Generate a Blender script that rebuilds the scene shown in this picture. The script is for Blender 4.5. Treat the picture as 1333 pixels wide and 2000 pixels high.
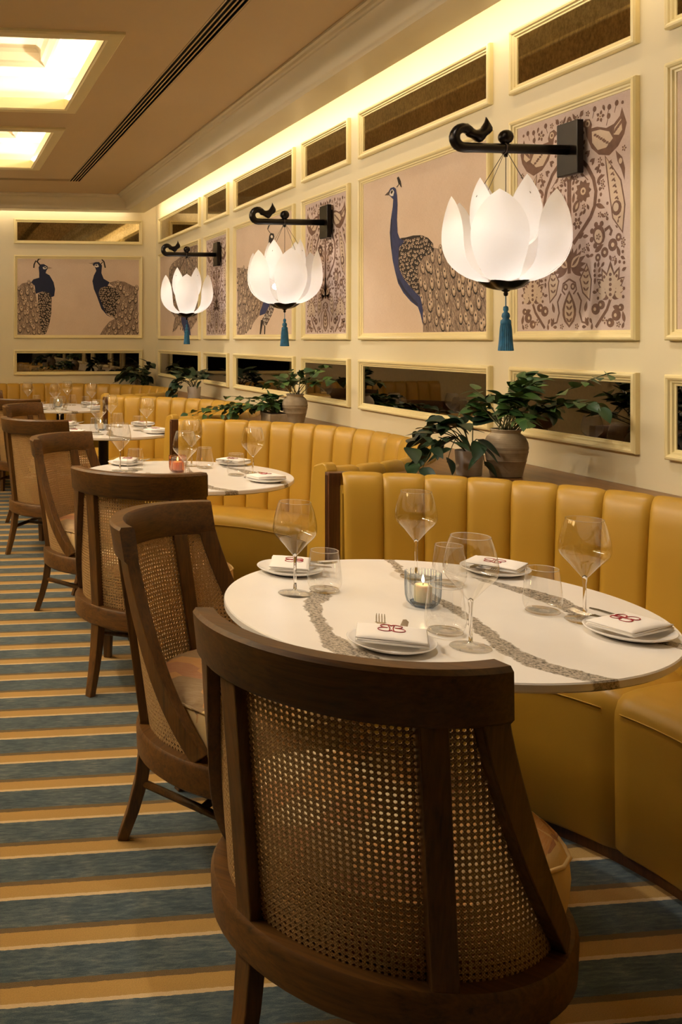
import bpy, bmesh, math, random
from mathutils import Vector, Matrix, geometry
from math import sin, cos, pi, radians, sqrt, atan2, hypot

random.seed(7)
S = bpy.context.scene
COL = S.collection
for o in list(bpy.data.objects):
    bpy.data.objects.remove(o)

# ------------------------------------------------------------------ camera, world, exposure
cam_d = bpy.data.cameras.new('camera')
cam = bpy.data.objects.new('camera', cam_d)
COL.objects.link(cam)
cam.location = (0, 0, 1.35)
cam.rotation_euler = (radians(90), 0, radians(-6.726))
cam_d.sensor_fit = 'HORIZONTAL'
cam_d.sensor_width = 36
cam_d.lens = 1840 / 1333 * 36
cam_d.shift_x = (666.5 - 85) / 1333
cam_d.shift_y = -(1000 - 662) / 1333
cam_d.clip_start = 0.05
S.camera = cam

world = bpy.data.worlds.new('world')
S.world = world
world.use_nodes = True
world.node_tree.nodes['Background'].inputs[0].default_value = (1.0, 0.8, 0.55, 1)
world.node_tree.nodes['Background'].inputs[1].default_value = 0.02

S.view_settings.view_transform = 'Standard'
S.view_settings.look = 'None'
S.view_settings.gamma = 1
S.view_settings.use_curve_mapping = False
S.view_settings.exposure = 0.3
S.cycles.use_denoising = True
S.cycles.max_bounces = 10
S.cycles.transparent_max_bounces = 24
S.cycles.sample_clamp_indirect = 6.0
S.cycles.caustics_reflective = False
S.cycles.caustics_refractive = False

WALL = 2.28        # right wall plane
BACK = 9.465       # back wall plane
CEIL = 2.755
LEFT, FRONT = -4.6, -2.6
TY = [2.02, 4.14, 6.2, 8.34]     # table centres
TX = 1.135
WARM = (1.0, 0.80, 0.53)
SOFT = (1.0, 0.89, 0.75)


def area(name, loc, rot, sx, sy, power, col):
    d = bpy.data.lights.new(name, 'AREA')
    d.shape = 'RECTANGLE'
    d.size, d.size_y = sx, sy
    d.energy = power
    d.color = col
    o = bpy.data.objects.new(name, d)
    o.location = loc
    o.rotation_euler = rot
    COL.objects.link(o)
    return o


# cove strips behind the crown lip (right wall, back wall)
P_COVE = 22.0
area('cove_strip_right', (2.128, 3.4, 2.650), (0, radians(-78), 0), 0.014, 11.8, P_COVE, WARM)
area('cove_strip_back', (-1.2, 9.313, 2.650), (radians(78), 0, 0), 6.4, 0.014, P_COVE * 0.32, WARM)
# unseen fill strip, added in a made-up aisle-side slot, turned to the booth wall
P_FILL = 54.0
_w = area('slot_wall_wash', (-1.0, 4.7, 2.752), (0, radians(-50), 0), 0.05, 6.6, P_FILL, (1.0, 0.84, 0.64))
_w.data.spread = radians(110)
# coffer strips are made with each coffer further down; small spots sit in the mouth of the ceiling slot
P_COFFER, P_SPOT, P_BULB = 6.5, 46.0, 9.0


def spot(name, loc, tgt, power, ang, col=(1.0, 0.89, 0.75), blend=0.7, rad=0.03):
    d = bpy.data.lights.new(name, 'SPOT')
    d.energy = power
    d.spot_size = radians(ang)
    d.spot_blend = blend
    d.color = col
    d.shadow_soft_size = rad
    o = bpy.data.objects.new(name, d)
    o.location = loc
    o.rotation_euler = (Vector(tgt) - Vector(loc)).to_track_quat('-Z', 'Y').to_euler()
    COL.objects.link(o)


for i, y in enumerate(TY):
    spot('slot_spot', (1.26, y + 0.12, CEIL - 0.005), (TX + 0.05, y, 0.74), P_SPOT, 44)
    if i < 3:
        spot('slot_spot', (1.26, y + 0.55, CEIL - 0.005), (1.95, y + 1.04, 0.90), P_SPOT * 0.8, 62)


# ------------------------------------------------------------------ materials
def lin(h):
    h = h.lstrip('#')
    out = []
    for i in (0, 2, 4):
        c = int(h[i:i + 2], 16) / 255
        out.append(c / 12.92 if c <= 0.04045 else ((c + 0.055) / 1.055) ** 2.4)
    return (*out, 1)


class NT:
    def __init__(self, name):
        self.m = bpy.data.materials.new(name)
        self.m.use_nodes = True
        self.t = self.m.node_tree
        self.bsdf = self.t.nodes['Principled BSDF']
        self.out = self.t.nodes['Material Output']

    def n(self, typ, ins=None, **kw):
        nd = self.t.nodes.new(typ)
        for k, v in kw.items():
            setattr(nd, k, v)
        for k, v in (ins or {}).items():
            if isinstance(v, bpy.types.NodeSocket):
                self.t.links.new(v, nd.inputs[k])
            else:
                nd.inputs[k].default_value = v
        return nd

    def math(self, op, a, b=0.0, clamp=False):
        return self.n('ShaderNodeMath', {0: a, 1: b}, operation=op, use_clamp=clamp).outputs[0]

    def ramp(self, fac, stops, interp='LINEAR'):
        r = self.n('ShaderNodeValToRGB', {0: fac})
        cr = r.color_ramp
        cr.interpolation = interp
        while len(cr.elements) < len(stops):
            cr.elements.new(0.5)
        for e, (p, c) in zip(cr.elements, stops):
            e.position = p
            e.color = c if not isinstance(c, str) else lin(c)
        return r.outputs[0]

    def coord(self, which='Object', scale=(1, 1, 1), loc=(0, 0, 0)):
        tc = self.n('ShaderNodeTexCoord')
        mp = self.n('ShaderNodeMapping', {'Vector': tc.outputs[which], 'Scale': scale, 'Location': loc})
        return mp.outputs[0]

    def noise(self, vec, scale, detail=3, rough=0.55, dist=0.0):
        return self.n('ShaderNodeTexNoise', {'Vector': vec, 'Scale': scale, 'Detail': detail, 'Roughness': rough,
                                             'Distortion': dist}).outputs[0]

    def mix(self, fac, a, b, blend='MIX'):
        nd = self.n('ShaderNodeMix', data_type='RGBA', blend_type=blend)
        for idx, v in ((0, fac), (6, a), (7, b)):
            if isinstance(v, bpy.types.NodeSocket):
                self.t.links.new(v, nd.inputs[idx])
            else:
                nd.inputs[idx].default_value = lin(v) if isinstance(v, str) else v
        return nd.outputs[2]

    def bump(self, h, strength=0.2, dist=0.002):
        b = self.n('ShaderNodeBump', {'Height': h, 'Strength': strength, 'Distance': dist})
        self.t.links.new(b.outputs[0], self.bsdf.inputs['Normal'])

    def set(self, **kw):
        for k, v in kw.items():
            s = self.bsdf.inputs[k.replace('_', ' ')]
            if isinstance(v, bpy.types.NodeSocket):
                self.t.links.new(v, s)
            else:
                s.default_value = lin(v) if isinstance(v, str) else v
        return self


def plain(name, col, rough=0.5, metal=0.0, var=0.0, vscale=20, bump=0.0, bscale=200, **kw):
    t = NT(name)
    t.set(Roughness=rough, Metallic=metal)
    co = t.coord('Object')
    if var:
        nz = t.noise(co, vscale, 4)
        c = lin(col)
        a = tuple(x * (1 - var) for x in c[:3]) + (1,)
        b = tuple(min(1, x * (1 + var)) for x in c[:3]) + (1,)
        t.set(Base_Color=t.ramp(nz, [(0.3, a), (0.7, b)]))
    else:
        t.set(Base_Color=col)
    if bump:
        t.bump(t.noise(co, bscale, 2), bump, 0.001)
    for k, v in kw.items():
        t.bsdf.inputs[k.replace('_', ' ')].default_value = v
    return t.m


M = {}
M['wall'] = plain('wall_paint', '#e4d8b6', 0.42, var=0.02, vscale=3, bump=0.04, bscale=120)
M['frame'] = plain('frame_paint', '#ecdca6', 0.32, var=0.015, vscale=8)
M['ceiling'] = plain('ceiling_paint', '#d2b88c', 0.55, var=0.015, vscale=2)
M['crown'] = plain('crown_paint', '#ece0c0', 0.36, var=0.015, vscale=4)
M['coffer'] = plain('coffer_paint', '#ead9b2', 0.5)
M['black'] = plain('black_void', '#0a0806', 0.6)
M['bronze'] = plain('dark_bronze', '#1a1410', 0.3, 0.6, var=0.2, vscale=30)
M['iron'] = plain('black_iron', '#141210', 0.45, 0.5, bump=0.1, bscale=300)
M['pot_white'] = plain('white_pot', '#d8d2cc', 0.55, var=0.04, vscale=25)
M['china'] = plain('white_china', '#f1ece6', 0.15)
M['napkin'] = plain('napkin_linen', '#f3ede6', 0.85, bump=0.25, bscale=900)
M['red'] = plain('red_thread', '#9a1420', 0.7)
M['steel'] = plain('cutlery_steel', '#c9c4bc', 0.18, 1.0)
M['teal'] = plain('teal_silk', '#1a5c80', 0.6, var=0.25, vscale=60, bump=0.3, bscale=500)
M['soil'] = plain('soil', '#2a1c12', 0.9)
M['stem'] = plain('stem_green', '#4a4a22', 0.6)
M['cable'] = plain('cable_steel', '#4a4038', 0.4, 0.8)
M['wax'] = plain('candle_wax', '#f0d8a8', 0.5, Subsurface_Weight=0.3)
M['darkwall'] = plain('dark_panelling', '#14120f', 0.5, var=0.2, vscale=4)


def wood(name, dark, light, axis=2, rough=0.38, scale=1.0):
    t = NT(name)
    sc = [24 * scale, 24 * scale, 24 * scale]
    sc[axis] = 1.1 * scale
    co = t.coord('Object', sc)
    a = t.noise(co, 2.2, 6, 0.62, 0.8)
    sc2 = [90 * scale, 90 * scale, 90 * scale]
    sc2[axis] = 2.5 * scale
    b = t.noise(t.coord('Object', sc2), 2.0, 3)
    f = t.math('ADD', t.math('MULTIPLY', a, 0.65), t.math('MULTIPLY', b, 0.35))
    t.set(Base_Color=t.ramp(f, [(0.33, dark), (0.66, light)]), Roughness=rough)
    t.bump(b, 0.12, 0.001)
    return t.m


M['wood'] = wood('stained_oak', '#36220c', '#6a461a', 2, 0.44)
M['wood_x'] = wood('stained_oak_rail', '#36220c', '#6a461a', 0, 0.44)
M['ledge'] = wood('ledge_wood', '#5a3a1c', '#8a5f30', 1, 0.35, 0.5)
M['walnut'] = wood('walnut_trim', '#3c2413', '#6a4122', 2, 0.35)


def leather():
    t = NT('mustard_leather')
    co = t.coord('Object')
    nz = t.noise(co, 3, 3)
    t.set(Base_Color=t.ramp(nz, [(0.3, '#b38a2c'), (0.7, '#bd9433')]), Roughness=0.40)
    v = t.n('ShaderNodeTexVoronoi', {'Vector': co, 'Scale': 420}).outputs[0]
    t.bump(v, 0.07, 0.001)
    return t.m


M['leather'] = leather()


def carpet():
    t = NT('striped_carpet')
    tc = t.n('ShaderNodeTexCoord').outputs['Object']
    sep = t.n('ShaderNodeSeparateXYZ', {0: tc})
    wob = t.noise(tc, 55, 2)
    y = t.math('ADD', sep.outputs[1], t.math('MULTIPLY', t.math('SUBTRACT', wob, 0.5), 0.006))
    fr = t.math('FRACT', t.math('DIVIDE', t.math('ADD', t.math('SUBTRACT', y, 1.894), 18.19), 0.1819))
    streak = t.noise(t.coord('Object', (9, 45, 1)), 2.4, 5, 0.7, 0.4)
    mott = t.noise(tc, 9, 3, 0.6)
    grain = t.noise(tc, 420, 2, 0.7)
    f2 = t.math('ADD', t.math('MULTIPLY', streak, 0.7), t.math('MULTIPLY', mott, 0.3))
    f3 = t.math('ADD', t.math('MULTIPLY', f2, 0.8), t.math('MULTIPLY', grain, 0.2))
    blue = t.ramp(f3, [(0.36, '#1a2b35'), (0.46, '#30444e'), (0.54, '#4c5a5e'), (0.62, '#6f736e')])
    gold = t.ramp(grain, [(0.3, '#a07c3c'), (0.7, '#bf9852')])
    brown = t.ramp(grain, [(0.3, '#57421f'), (0.7, '#6f5730')])
    white = t.ramp(grain, [(0.3, '#c9ab80'), (0.7, '#dcc39c')])
    def step(e):
        return t.math('GREATER_THAN', fr, e)
    c = t.mix(step(0.065), white, gold)
    c = t.mix(step(0.325), c, brown)
    c = t.mix(step(0.425), c, blue)
    t.set(Base_Color=c, Roughness=0.95)
    t.bsdf.inputs['Sheen Weight'].default_value = 0.15
    t.bump(grain, 0.6, 0.004)
    return t.m


M['carpet'] = carpet()


def mirror(name, tint, rough, streak=0.5):
    t = NT(name)
    a = t.noise(t.coord('Object', (1, 0.55, 1)), 90, 4, 0.7)
    b = t.noise(t.coord('Object'), 5, 3)
    f = t.math('ADD', t.math('MULTIPLY', a, 0.7), t.math('MULTIPLY', b, 0.3))
    c = lin(tint)
    d = tuple(x * (1 - streak) for x in c[:3]) + (1,)
    t.set(Base_Color=t.ramp(f, [(0.38, d), (0.6, c)]), Metallic=1.0, Roughness=rough)
    return t.m


M['mirror_top'] = mirror('antique_mirror', '#b3a27c', 0.04, 0.45)
M['mirror_low'] = mirror('smoked_mirror', '#77706a', 0.015, 0.12)


def canvas(name, a, b):
    t = NT(name)
    h = t.noise(t.coord('Object', (60, 900, 1)), 1.0, 2)
    v = t.noise(t.coord('Object', (900, 60, 1)), 1.0, 2)
    cl = t.noise(t.coord('Object'), 4, 4, 0.6)
    w = t.math('ADD', h, v)
    f = t.math('ADD', t.math('MULTIPLY', w, 0.35), t.math('MULTIPLY', cl, 0.3))
    t.set(Base_Color=t.ramp(f, [(0.35, a), (0.65, b)]), Roughness=0.85)
    t.bump(w, 0.15, 0.0008)
    return t.m


M['canvas'] = canvas('linen_pink', '#cdb49c', '#e2cdb8')
M['canvas_l'] = canvas('linen_lilac', '#bfa9a0', '#d6c3ba')
INK = {}
for k, h in dict(blue='#30365c', navy='#20253e', dark='#2d241e', brown='#54443a', taupe='#8d7868', pale='#c9b39c', tan='#a89078', white='#e0d6c8',
                 damask='#745748', rust='#8a5640').items():
    INK[k] = plain('print_' + k, h, 0.85, var=0.18 if k in ('blue', 'taupe', 'damask', 'dark', 'tan') else 0.05, vscale=45)
INKS = list(INK)


def marble():
    t = NT('veined_quartz')
    at = t.n('ShaderNodeAttribute', attribute_name='vein').outputs['Fac']
    co = t.coord('Object')
    n1 = t.noise(co, 28, 5, 0.65)
    n2 = t.noise(co, 7, 3)
    d = t.math('ADD', at, t.math('MULTIPLY', t.math('SUBTRACT', n1, 0.5), 0.035))
    d = t.math('ADD', d, t.math('MULTIPLY', t.math('SUBTRACT', n2, 0.5), 0.02))
    msk = t.ramp(d, [(0.0, (1, 1, 1, 1)), (0.003, (0, 0, 0, 1))])
    g = t.noise(co, 170, 4, 0.75)
    vein = t.ramp(g, [(0.36, '#3c3832'), (0.46, '#8d8478'), (0.6, '#c4b8a8'), (0.72, '#8f877c')])
    base = t.ramp(t.noise(co, 3, 4), [(0.35, '#efe9e2'), (0.65, '#f6f1ea')])
    t.set(Base_Color=t.mix(msk, base, vein), Roughness=0.22)
    return t.m


M['marble'] = marble()


def cane():
    t = NT('woven_cane')
    uv = t.n('ShaderNodeTexCoord').outputs['UV']
    sep = t.n('ShaderNodeSeparateXYZ', {0: uv})
    a = t.math('SINE', t.math('MULTIPLY', t.math('ADD', sep.outputs[0], sep.outputs[1]), 4 * pi))
    b = t.math('SINE', t.math('MULTIPLY', t.math('SUBTRACT', sep.outputs[0], sep.outputs[1]), 4 * pi))
    c = t.math('SINE', t.math('MULTIPLY', sep.outputs[1], 8 * pi))
    e = t.math('SINE', t.math('MULTIPLY', sep.outputs[0], 8 * pi))
    h = t.math('ADD', t.math('MAXIMUM', a, b), t.math('MULTIPLY', t.math('MAXIMUM', c, e), 0.6))
    nz = t.noise(uv, 3.1, 3)
    f = t.math('ADD', t.math('MULTIPLY', h, 0.18), nz)
    t.set(Base_Color=t.ramp(f, [(0.3, '#7d5a30'), (0.55, '#ad8650'), (0.85, '#cfae78')]), Roughness=0.5)
    t.bump(h, 0.5, 0.0012)
    return t.m


M['cane'] = cane()


def seat_fabric():
    t = NT('ikat_seat_fabric')
    co = t.coord('Object', (14, 9, 9))
    v = t.n('ShaderNodeTexVoronoi', {'Vector': co, 'Scale': 1.0, 'Randomness': 0.75}, distance='CHEBYCHEV')
    s = t.n('ShaderNodeSeparateXYZ', {0: v.outputs['Color']})
    c = t.ramp(s.outputs[0], [(0.0, '#c98a44'), (0.3, '#e6d2ac'), (0.5, '#a8623a'), (0.68, '#dcb878'), (0.85, '#8a6a48')], 'CONSTANT')
    w = t.noise(t.coord('Object', (400, 40, 40)), 1.0, 2)
    t.set(Base_Color=t.mix(t.math('MULTIPLY', w, 0.5), c, '#d9c49a'), Roughness=0.9)
    t.bump(w, 0.4, 0.002)
    return t.m


M['seat'] = seat_fabric()


def thin_glass(name, tint='#ffffff', edge='#9aa0a4', e0=0.8, rough=0.0):
    t = NT(name)
    lw = t.n('ShaderNodeLayerWeight', {'Blend': 0.5})
    tc = t.ramp(lw.outputs['Facing'], [(e0, tint), (1.0, edge)])
    tr = t.n('ShaderNodeBsdfTransparent', {0: tc})
    gl = t.n('ShaderNodeBsdfGlossy', {0: (1, 1, 1, 1), 'Roughness': rough})
    fac = t.math('ADD', t.math('MULTIPLY', t.math('POWER', lw.outputs['Facing'], 4.0), 0.8), 0.085, True)
    mx = t.n('ShaderNodeMixShader', {0: fac, 1: tr.outputs[0], 2: gl.outputs[0]})
    t.t.links.new(mx.outputs[0], t.out.inputs[0])
    return t.m


M['glass'] = thin_glass('clear_glass', '#fbfbfa', '#86837c', 0.80)
M['glass_blue'] = thin_glass('blue_ribbed_glass', '#e9eff4', '#557797', 0.25)
M['glass_amber'] = thin_glass('amber_ribbed_glass', '#e8a860', '#7a3c10', 0.3)
M['glass_solid'] = plain('stem_glass', '#ffffff', 0.0, Transmission_Weight=1.0, IOR=1.45)


def emis(name, col, strength):
    t = NT(name)
    t.set(Base_Color=(0, 0, 0, 1), Emission_Color=col, Emission_Strength=strength)
    return t.m


M['bulb'] = emis('lit_bulb', (1.0, 0.92, 0.84, 1), P_BULB * 4)
M['flame'] = emis('candle_flame', (1.0, 0.66, 0.28, 1), 30)


def petal_mat():
    t = NT('frosted_petal_glass')
    tr = t.n('ShaderNodeBsdfTranslucent', {0: (0.95, 0.93, 0.92, 1)})
    df = t.n('ShaderNodeBsdfDiffuse', {0: (0.92, 0.90, 0.88, 1)})
    gl = t.n('ShaderNodeBsdfGlossy', {0: (1, 1, 1, 1), 'Roughness': 0.35})
    m1 = t.n('ShaderNodeMixShader', {0: 0.45, 1: tr.outputs[0], 2: df.outputs[0]})
    m2 = t.n('ShaderNodeMixShader', {0: 0.05, 1: m1.outputs[0], 2: gl.outputs[0]})
    t.t.links.new(m2.outputs[0], t.out.inputs[0])
    return t.m


M['petal'] = petal_mat()


def leaf_mat(name, a, b):
    t = NT(name)
    r = t.n('ShaderNodeObjectInfo').outputs['Random']
    nz = t.noise(t.coord('Object'), 30, 2)
    f = t.math('ADD', t.math('MULTIPLY', r, 0.7), t.math('MULTIPLY', nz, 0.3))
    t.set(Base_Color=t.ramp(f, [(0.2, a), (0.8, b)]), Roughness=0.42)
    return t.m


M['leaf_dark'] = leaf_mat('pothos_leaf', '#122415', '#274026')
M['leaf_mid'] = leaf_mat('ivy_leaf', '#22421f', '#4a6a32')


def stoneware():
    t = NT('stoneware')
    sep = t.n('ShaderNodeSeparateXYZ', {0: t.n('ShaderNodeTexCoord').outputs['Object']})
    w = t.math('SINE', t.math('MULTIPLY', sep.outputs[2], 900))
    nz = t.noise(t.coord('Object'), 14, 5, 0.6)
    t.set(Base_Color=t.ramp(nz, [(0.3, '#8f8068'), (0.7, '#b3a288')]), Roughness=0.65)
    t.bump(w, 0.1, 0.001)
    return t.m


M['stone'] = stoneware()


# ------------------------------------------------------------------ mesh helpers
class MB:
    def __init__(self):
        self.v, self.f, self.mi, self.uv = [], [], [], None

    def quad(self, *p, mi=0):
        i = len(self.v)
        self.v += [tuple(q) for q in p]
        self.f.append(tuple(range(i, i + len(p))))
        self.mi.append(mi)

    def box(self, x0, x1, y0, y1, z0, z1):
        i = len(self.v)
        self.v += [(x, y, z) for z in (z0, z1) for x, y in ((x0, y0), (x1, y0), (x1, y1), (x0, y1))]
        for q in ((3, 2, 1, 0), (4, 5, 6, 7), (0, 1, 5, 4), (1, 2, 6, 5), (2, 3, 7, 6), (3, 0, 4, 7)):
            self.f.append(tuple(i + k for k in q))
            self.mi.append(0)
        return self

    def grid(self, rows, cu=False, cv=False, mi=0, cap=False):
        i = len(self.v)
        n, m = len(rows), len(rows[0])
        for r in rows:
            self.v += [tuple(p) for p in r]
        for a in range(n if cu else n - 1):
            for b in range(m if cv else m - 1):
                a2, b2 = (a + 1) % n, (b + 1) % m
                self.f.append((i + a * m + b, i + a * m + b2, i + a2 * m + b2, i + a2 * m + b))
                self.mi.append(mi)
        if cap:
            self.f.append(tuple(i + k for k in reversed(range(m))))
            self.f.append(tuple(i + (n - 1) * m + k for k in range(m)))
            self.mi += [mi, mi]
        return self

    def lathe(self, prof, n=24, c=(0, 0, 0)):
        rows = [[(c[0] + r * cos(2 * pi * k / n), c[1] + r * sin(2 * pi * k / n), c[2] + z) for k in range(n)] for r, z in prof]
        return self.grid(rows, cv=True)

    def tube(self, path, rad, n=8, cap=True, flat=1.0):
        path = [Vector(p) for p in path]
        if not isinstance(rad, (list, tuple)):
            rad = [rad] * len(path)
        rows = []
        up = Vector((0, 0, 1))
        for k, p in enumerate(path):
            d = (path[min(k + 1, len(path) - 1)] - path[max(k - 1, 0)]).normalized()
            if k == 0:
                up = Vector((0, 0, 1)) if abs(d.z) < 0.9 else Vector((1, 0, 0))
            a = d.cross(up).normalized()
            up = a.cross(d).normalized()
            rows.append([p + a * cos(2 * pi * j / n) * rad[k] + up * sin(2 * pi * j / n) * rad[k] * flat for j in range(n)])
        return self.grid(rows, cv=True, cap=cap)

    def sphere(self, c, r, n=12, sz=1.0):
        rows = []
        for k in range(n // 2 + 1):
            t = pi * k / (n // 2)
            rr = max(1e-5, sin(t) * r)
            rows.append([(c[0] + rr * cos(2 * pi * j / n), c[1] + rr * sin(2 * pi * j / n), c[2] - cos(t) * r * sz) for j in range(n)])
        return self.grid(rows, cv=True)

    def mesh(self, name, mats, smooth=False):
        me = bpy.data.meshes.new(name)
        me.from_pydata(self.v, [], self.f)
        for m in (mats if isinstance(mats, (list, tuple)) else [mats]):
            me.materials.append(m)
        if len(me.materials) > 1:
            me.polygons.foreach_set('material_index', self.mi)
        if smooth:
            me.polygons.foreach_set('use_smooth', [True] * len(me.polygons))
        me.validate()
        bm = bmesh.new()
        bm.from_mesh(me)
        bmesh.ops.remove_doubles(bm, verts=bm.verts, dist=1e-6)
        bmesh.ops.recalc_face_normals(bm, faces=bm.faces)
        bm.to_mesh(me)
        bm.free()
        return me

    def build(self, name, mats, parent=None, smooth=False, bevel=0.0, seg=2, loc=None):
        return put(name, self.mesh(name, mats, smooth), parent, bevel, seg, loc)


def put(name, me, parent=None, bevel=0.0, seg=2, loc=None, rot=None, scale=None):
    o = bpy.data.objects.new(name, me)
    COL.objects.link(o)
    if parent:
        o.parent = parent
    if loc is not None:
        o.location = loc
    if rot is not None:
        o.rotation_euler = rot
    if scale is not None:
        o.scale = scale
    if bevel:
        b = o.modifiers.new('bevel', 'BEVEL')
        b.width = bevel
        b.segments = seg
        b.limit_method = 'ANGLE'
        b.angle_limit = radians(40)
        b.harden_normals = False
    return o


def tag(o, label, cat, group=None):
    o['label'] = label
    o['category'] = cat
    if group:
        o['group'] = group
    return o


def thing(name, label, cat, loc=(0, 0, 0), rotz=0.0, group=None):
    o = bpy.data.objects.new(name, None)
    o.empty_display_size = 0.05
    COL.objects.link(o)
    o.location = loc
    o.rotation_euler = (0, 0, rotz)
    return tag(o, label, cat, group)


def struct(o):
    o['kind'] = 'structure'
    return o


def dup(root, loc, rotz, label, group=None):
    r = root.copy()
    COL.objects.link(r)
    r.location = loc
    r.rotation_euler = (0, 0, rotz)
    r['label'] = label
    if group:
        r['group'] = group
    for ch in list(root.children):
        c = ch.copy()
        COL.objects.link(c)
        c.parent = r
        for g in list(ch.children):
            d = g.copy()
            COL.objects.link(d)
            d.parent = c
    return r


def smooth_angle(me, deg=35):
    """smooth shading with sharp edges kept above an angle"""
    bm = bmesh.new()
    bm.from_mesh(me)
    for f in bm.faces:
        f.smooth = True
    for e in bm.edges:
        if len(e.link_faces) == 2 and e.calc_face_angle(0) > radians(deg):
            e.smooth = False
    bm.to_mesh(me)
    bm.free()
    return me

# ------------------------------------------------------------------ room shell
struct(MB().box(LEFT, WALL, FRONT, BACK, -0.06, 0).build('floor', M['carpet']))
struct(MB().box(WALL, WALL + 0.12, FRONT, BACK + 0.12, -0.06, CEIL + 0.1).build('wall_right', M['wall']))
struct(MB().box(LEFT, WALL, BACK, BACK + 0.12, -0.06, CEIL + 0.1).build('wall_back', M['wall']))
struct(MB().box(LEFT - 0.12, LEFT, FRONT, BACK + 0.12, -0.06, CEIL + 0.1).build('wall_left', M['darkwall']))
struct(MB().box(LEFT - 0.12, WALL + 0.12, FRONT - 0.12, FRONT, -0.06, CEIL + 0.1).build('wall_front', M['darkwall']))

COF_X, COF_H, COF_OUT = 0.13, 0.665, 0.75
COF_FILL_X = -2.4  # second coffer row, unseen, added for fill light from the left
COF_Y = [3.025, 4.99, 6.955]
SL0, SL1, SLY = 1.205, 1.313, 8.20

cb = MB()
holes = [(c - COF_H, c + COF_H, y - COF_H, y + COF_H) for y in COF_Y for c in (COF_X, COF_FILL_X)]
SA0, SA1 = -1.054, -0.946      # unseen aisle-side slot, added to hold the fill strip
holes += [(SL0, SL1, FRONT, SLY + 0.108), (LEFT, SL0, SLY, SLY + 0.108), (SA0, SA1, FRONT, SLY)]
xs = sorted({LEFT, WALL} | {h[k] for h in holes for k in (0, 1)})
ys = sorted({FRONT, BACK} | {h[k] for h in holes for k in (2, 3)})
for i in range(len(xs) - 1):
    for j in range(len(ys) - 1):
        mx, my = (xs[i] + xs[i + 1]) / 2, (ys[j] + ys[j + 1]) / 2
        if any(a < mx < b and c < my < d for a, b, c, d in holes):
            continue
        cb.quad((xs[i], ys[j], CEIL), (xs[i], ys[j + 1], CEIL), (xs[i + 1], ys[j + 1], CEIL), (xs[i + 1], ys[j], CEIL))
struct(cb.build('ceiling', M['ceiling']))

CROWN = [(.36, 2.755), (.36, 2.642), (.16, 2.642), (.16, 2.62), (.355, 2.62), (.36, 2.612), (.372, 2.612), (.380, 2.622), (.392, 2.624), (.398, 2.634),
         (.400, 2.655), (.404, 2.678), (.416, 2.698), (.436, 2.714), (.46, 2.720), (.462, 2.728), (.476, 2.730), (.482, 2.742), (.50, 2.744), (.50, 2.755)]


def sharp(o, deg=40):
    smooth_angle(o.data, deg)
    return o


cr = MB().grid([[(WALL - d, FRONT, z) for d, z in CROWN], [(WALL - d, BACK - d, z) for d, z in CROWN]])
struct(sharp(cr.build('trim_1', M['crown']), 50))
cr = MB().grid([[(LEFT, BACK - d, z) for d, z in CROWN], [(WALL - d, BACK - d, z) for d, z in CROWN]])
struct(sharp(cr.build('trim_2', M['crown']), 50))
struct(MB().box(WALL - 0.018, WALL, FRONT, BACK, 0, 0.1).build('baseboard_right', M['walnut']))
struct(MB().box(LEFT, WALL - 0.018, BACK - 0.018, BACK, 0, 0.1).build('baseboard_back', M['walnut']))


def ring_rows(w, h, prof):
    rows = []
    for ins, z in prof:
        rows.append([(ins, ins, z), (w - ins, ins, z), (w - ins, h - ins, z), (ins, h - ins, z)])
    return rows


# ceiling slot: black channel with thin white blades
def slot(name, label, x0, x1, y0, y1, along):
    t = thing(name, label, 'air slot')
    ch = MB()
    z0, z1 = CEIL, CEIL + 0.06
    ch.quad((x0, y0, z1), (x1, y0, z1), (x1, y1, z1), (x0, y1, z1))
    ch.quad((x0, y0, z0), (x0, y1, z0), (x0, y1, z1), (x0, y0, z1))
    ch.quad((x1, y0, z0), (x1, y1, z0), (x1, y1, z1), (x1, y0, z1))
    ch.quad((x0, y0, z0), (x1, y0, z0), (x1, y0, z1), (x0, y0, z1))
    ch.quad((x0, y1, z0), (x1, y1, z0), (x1, y1, z1), (x0, y1, z1))
    ch.build('channel', M['black'], t)
    for k in range(5):
        if along == 'y':
            c = x0 + 0.006 + (x1 - x0 - 0.012) * k / 4
            MB().box(c - 0.004, c + 0.004, y0, y1, CEIL - 0.001, CEIL + 0.002).build('blade', M['ceiling'], t)
        else:
            c = y0 + 0.006 + (y1 - y0 - 0.012) * k / 4
            MB().box(x0, x1, c - 0.004, c + 0.004, CEIL - 0.001, CEIL + 0.002).build('blade', M['ceiling'], t)


slot('ceiling_slot', 'long black linear air slot running down the ceiling beside the glowing coffers', SL0, SL1, FRONT, SLY + 0.108, 'y')
slot('ceiling_slot', 'lit linear ceiling slot on the aisle side of the coffers, outside the picture', SA0, SA1, FRONT, SLY, 'y')
slot('ceiling_slot', 'black linear air slot crossing the ceiling in front of the back wall', LEFT, SL0, SLY, SLY + 0.108, 'x')

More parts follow.
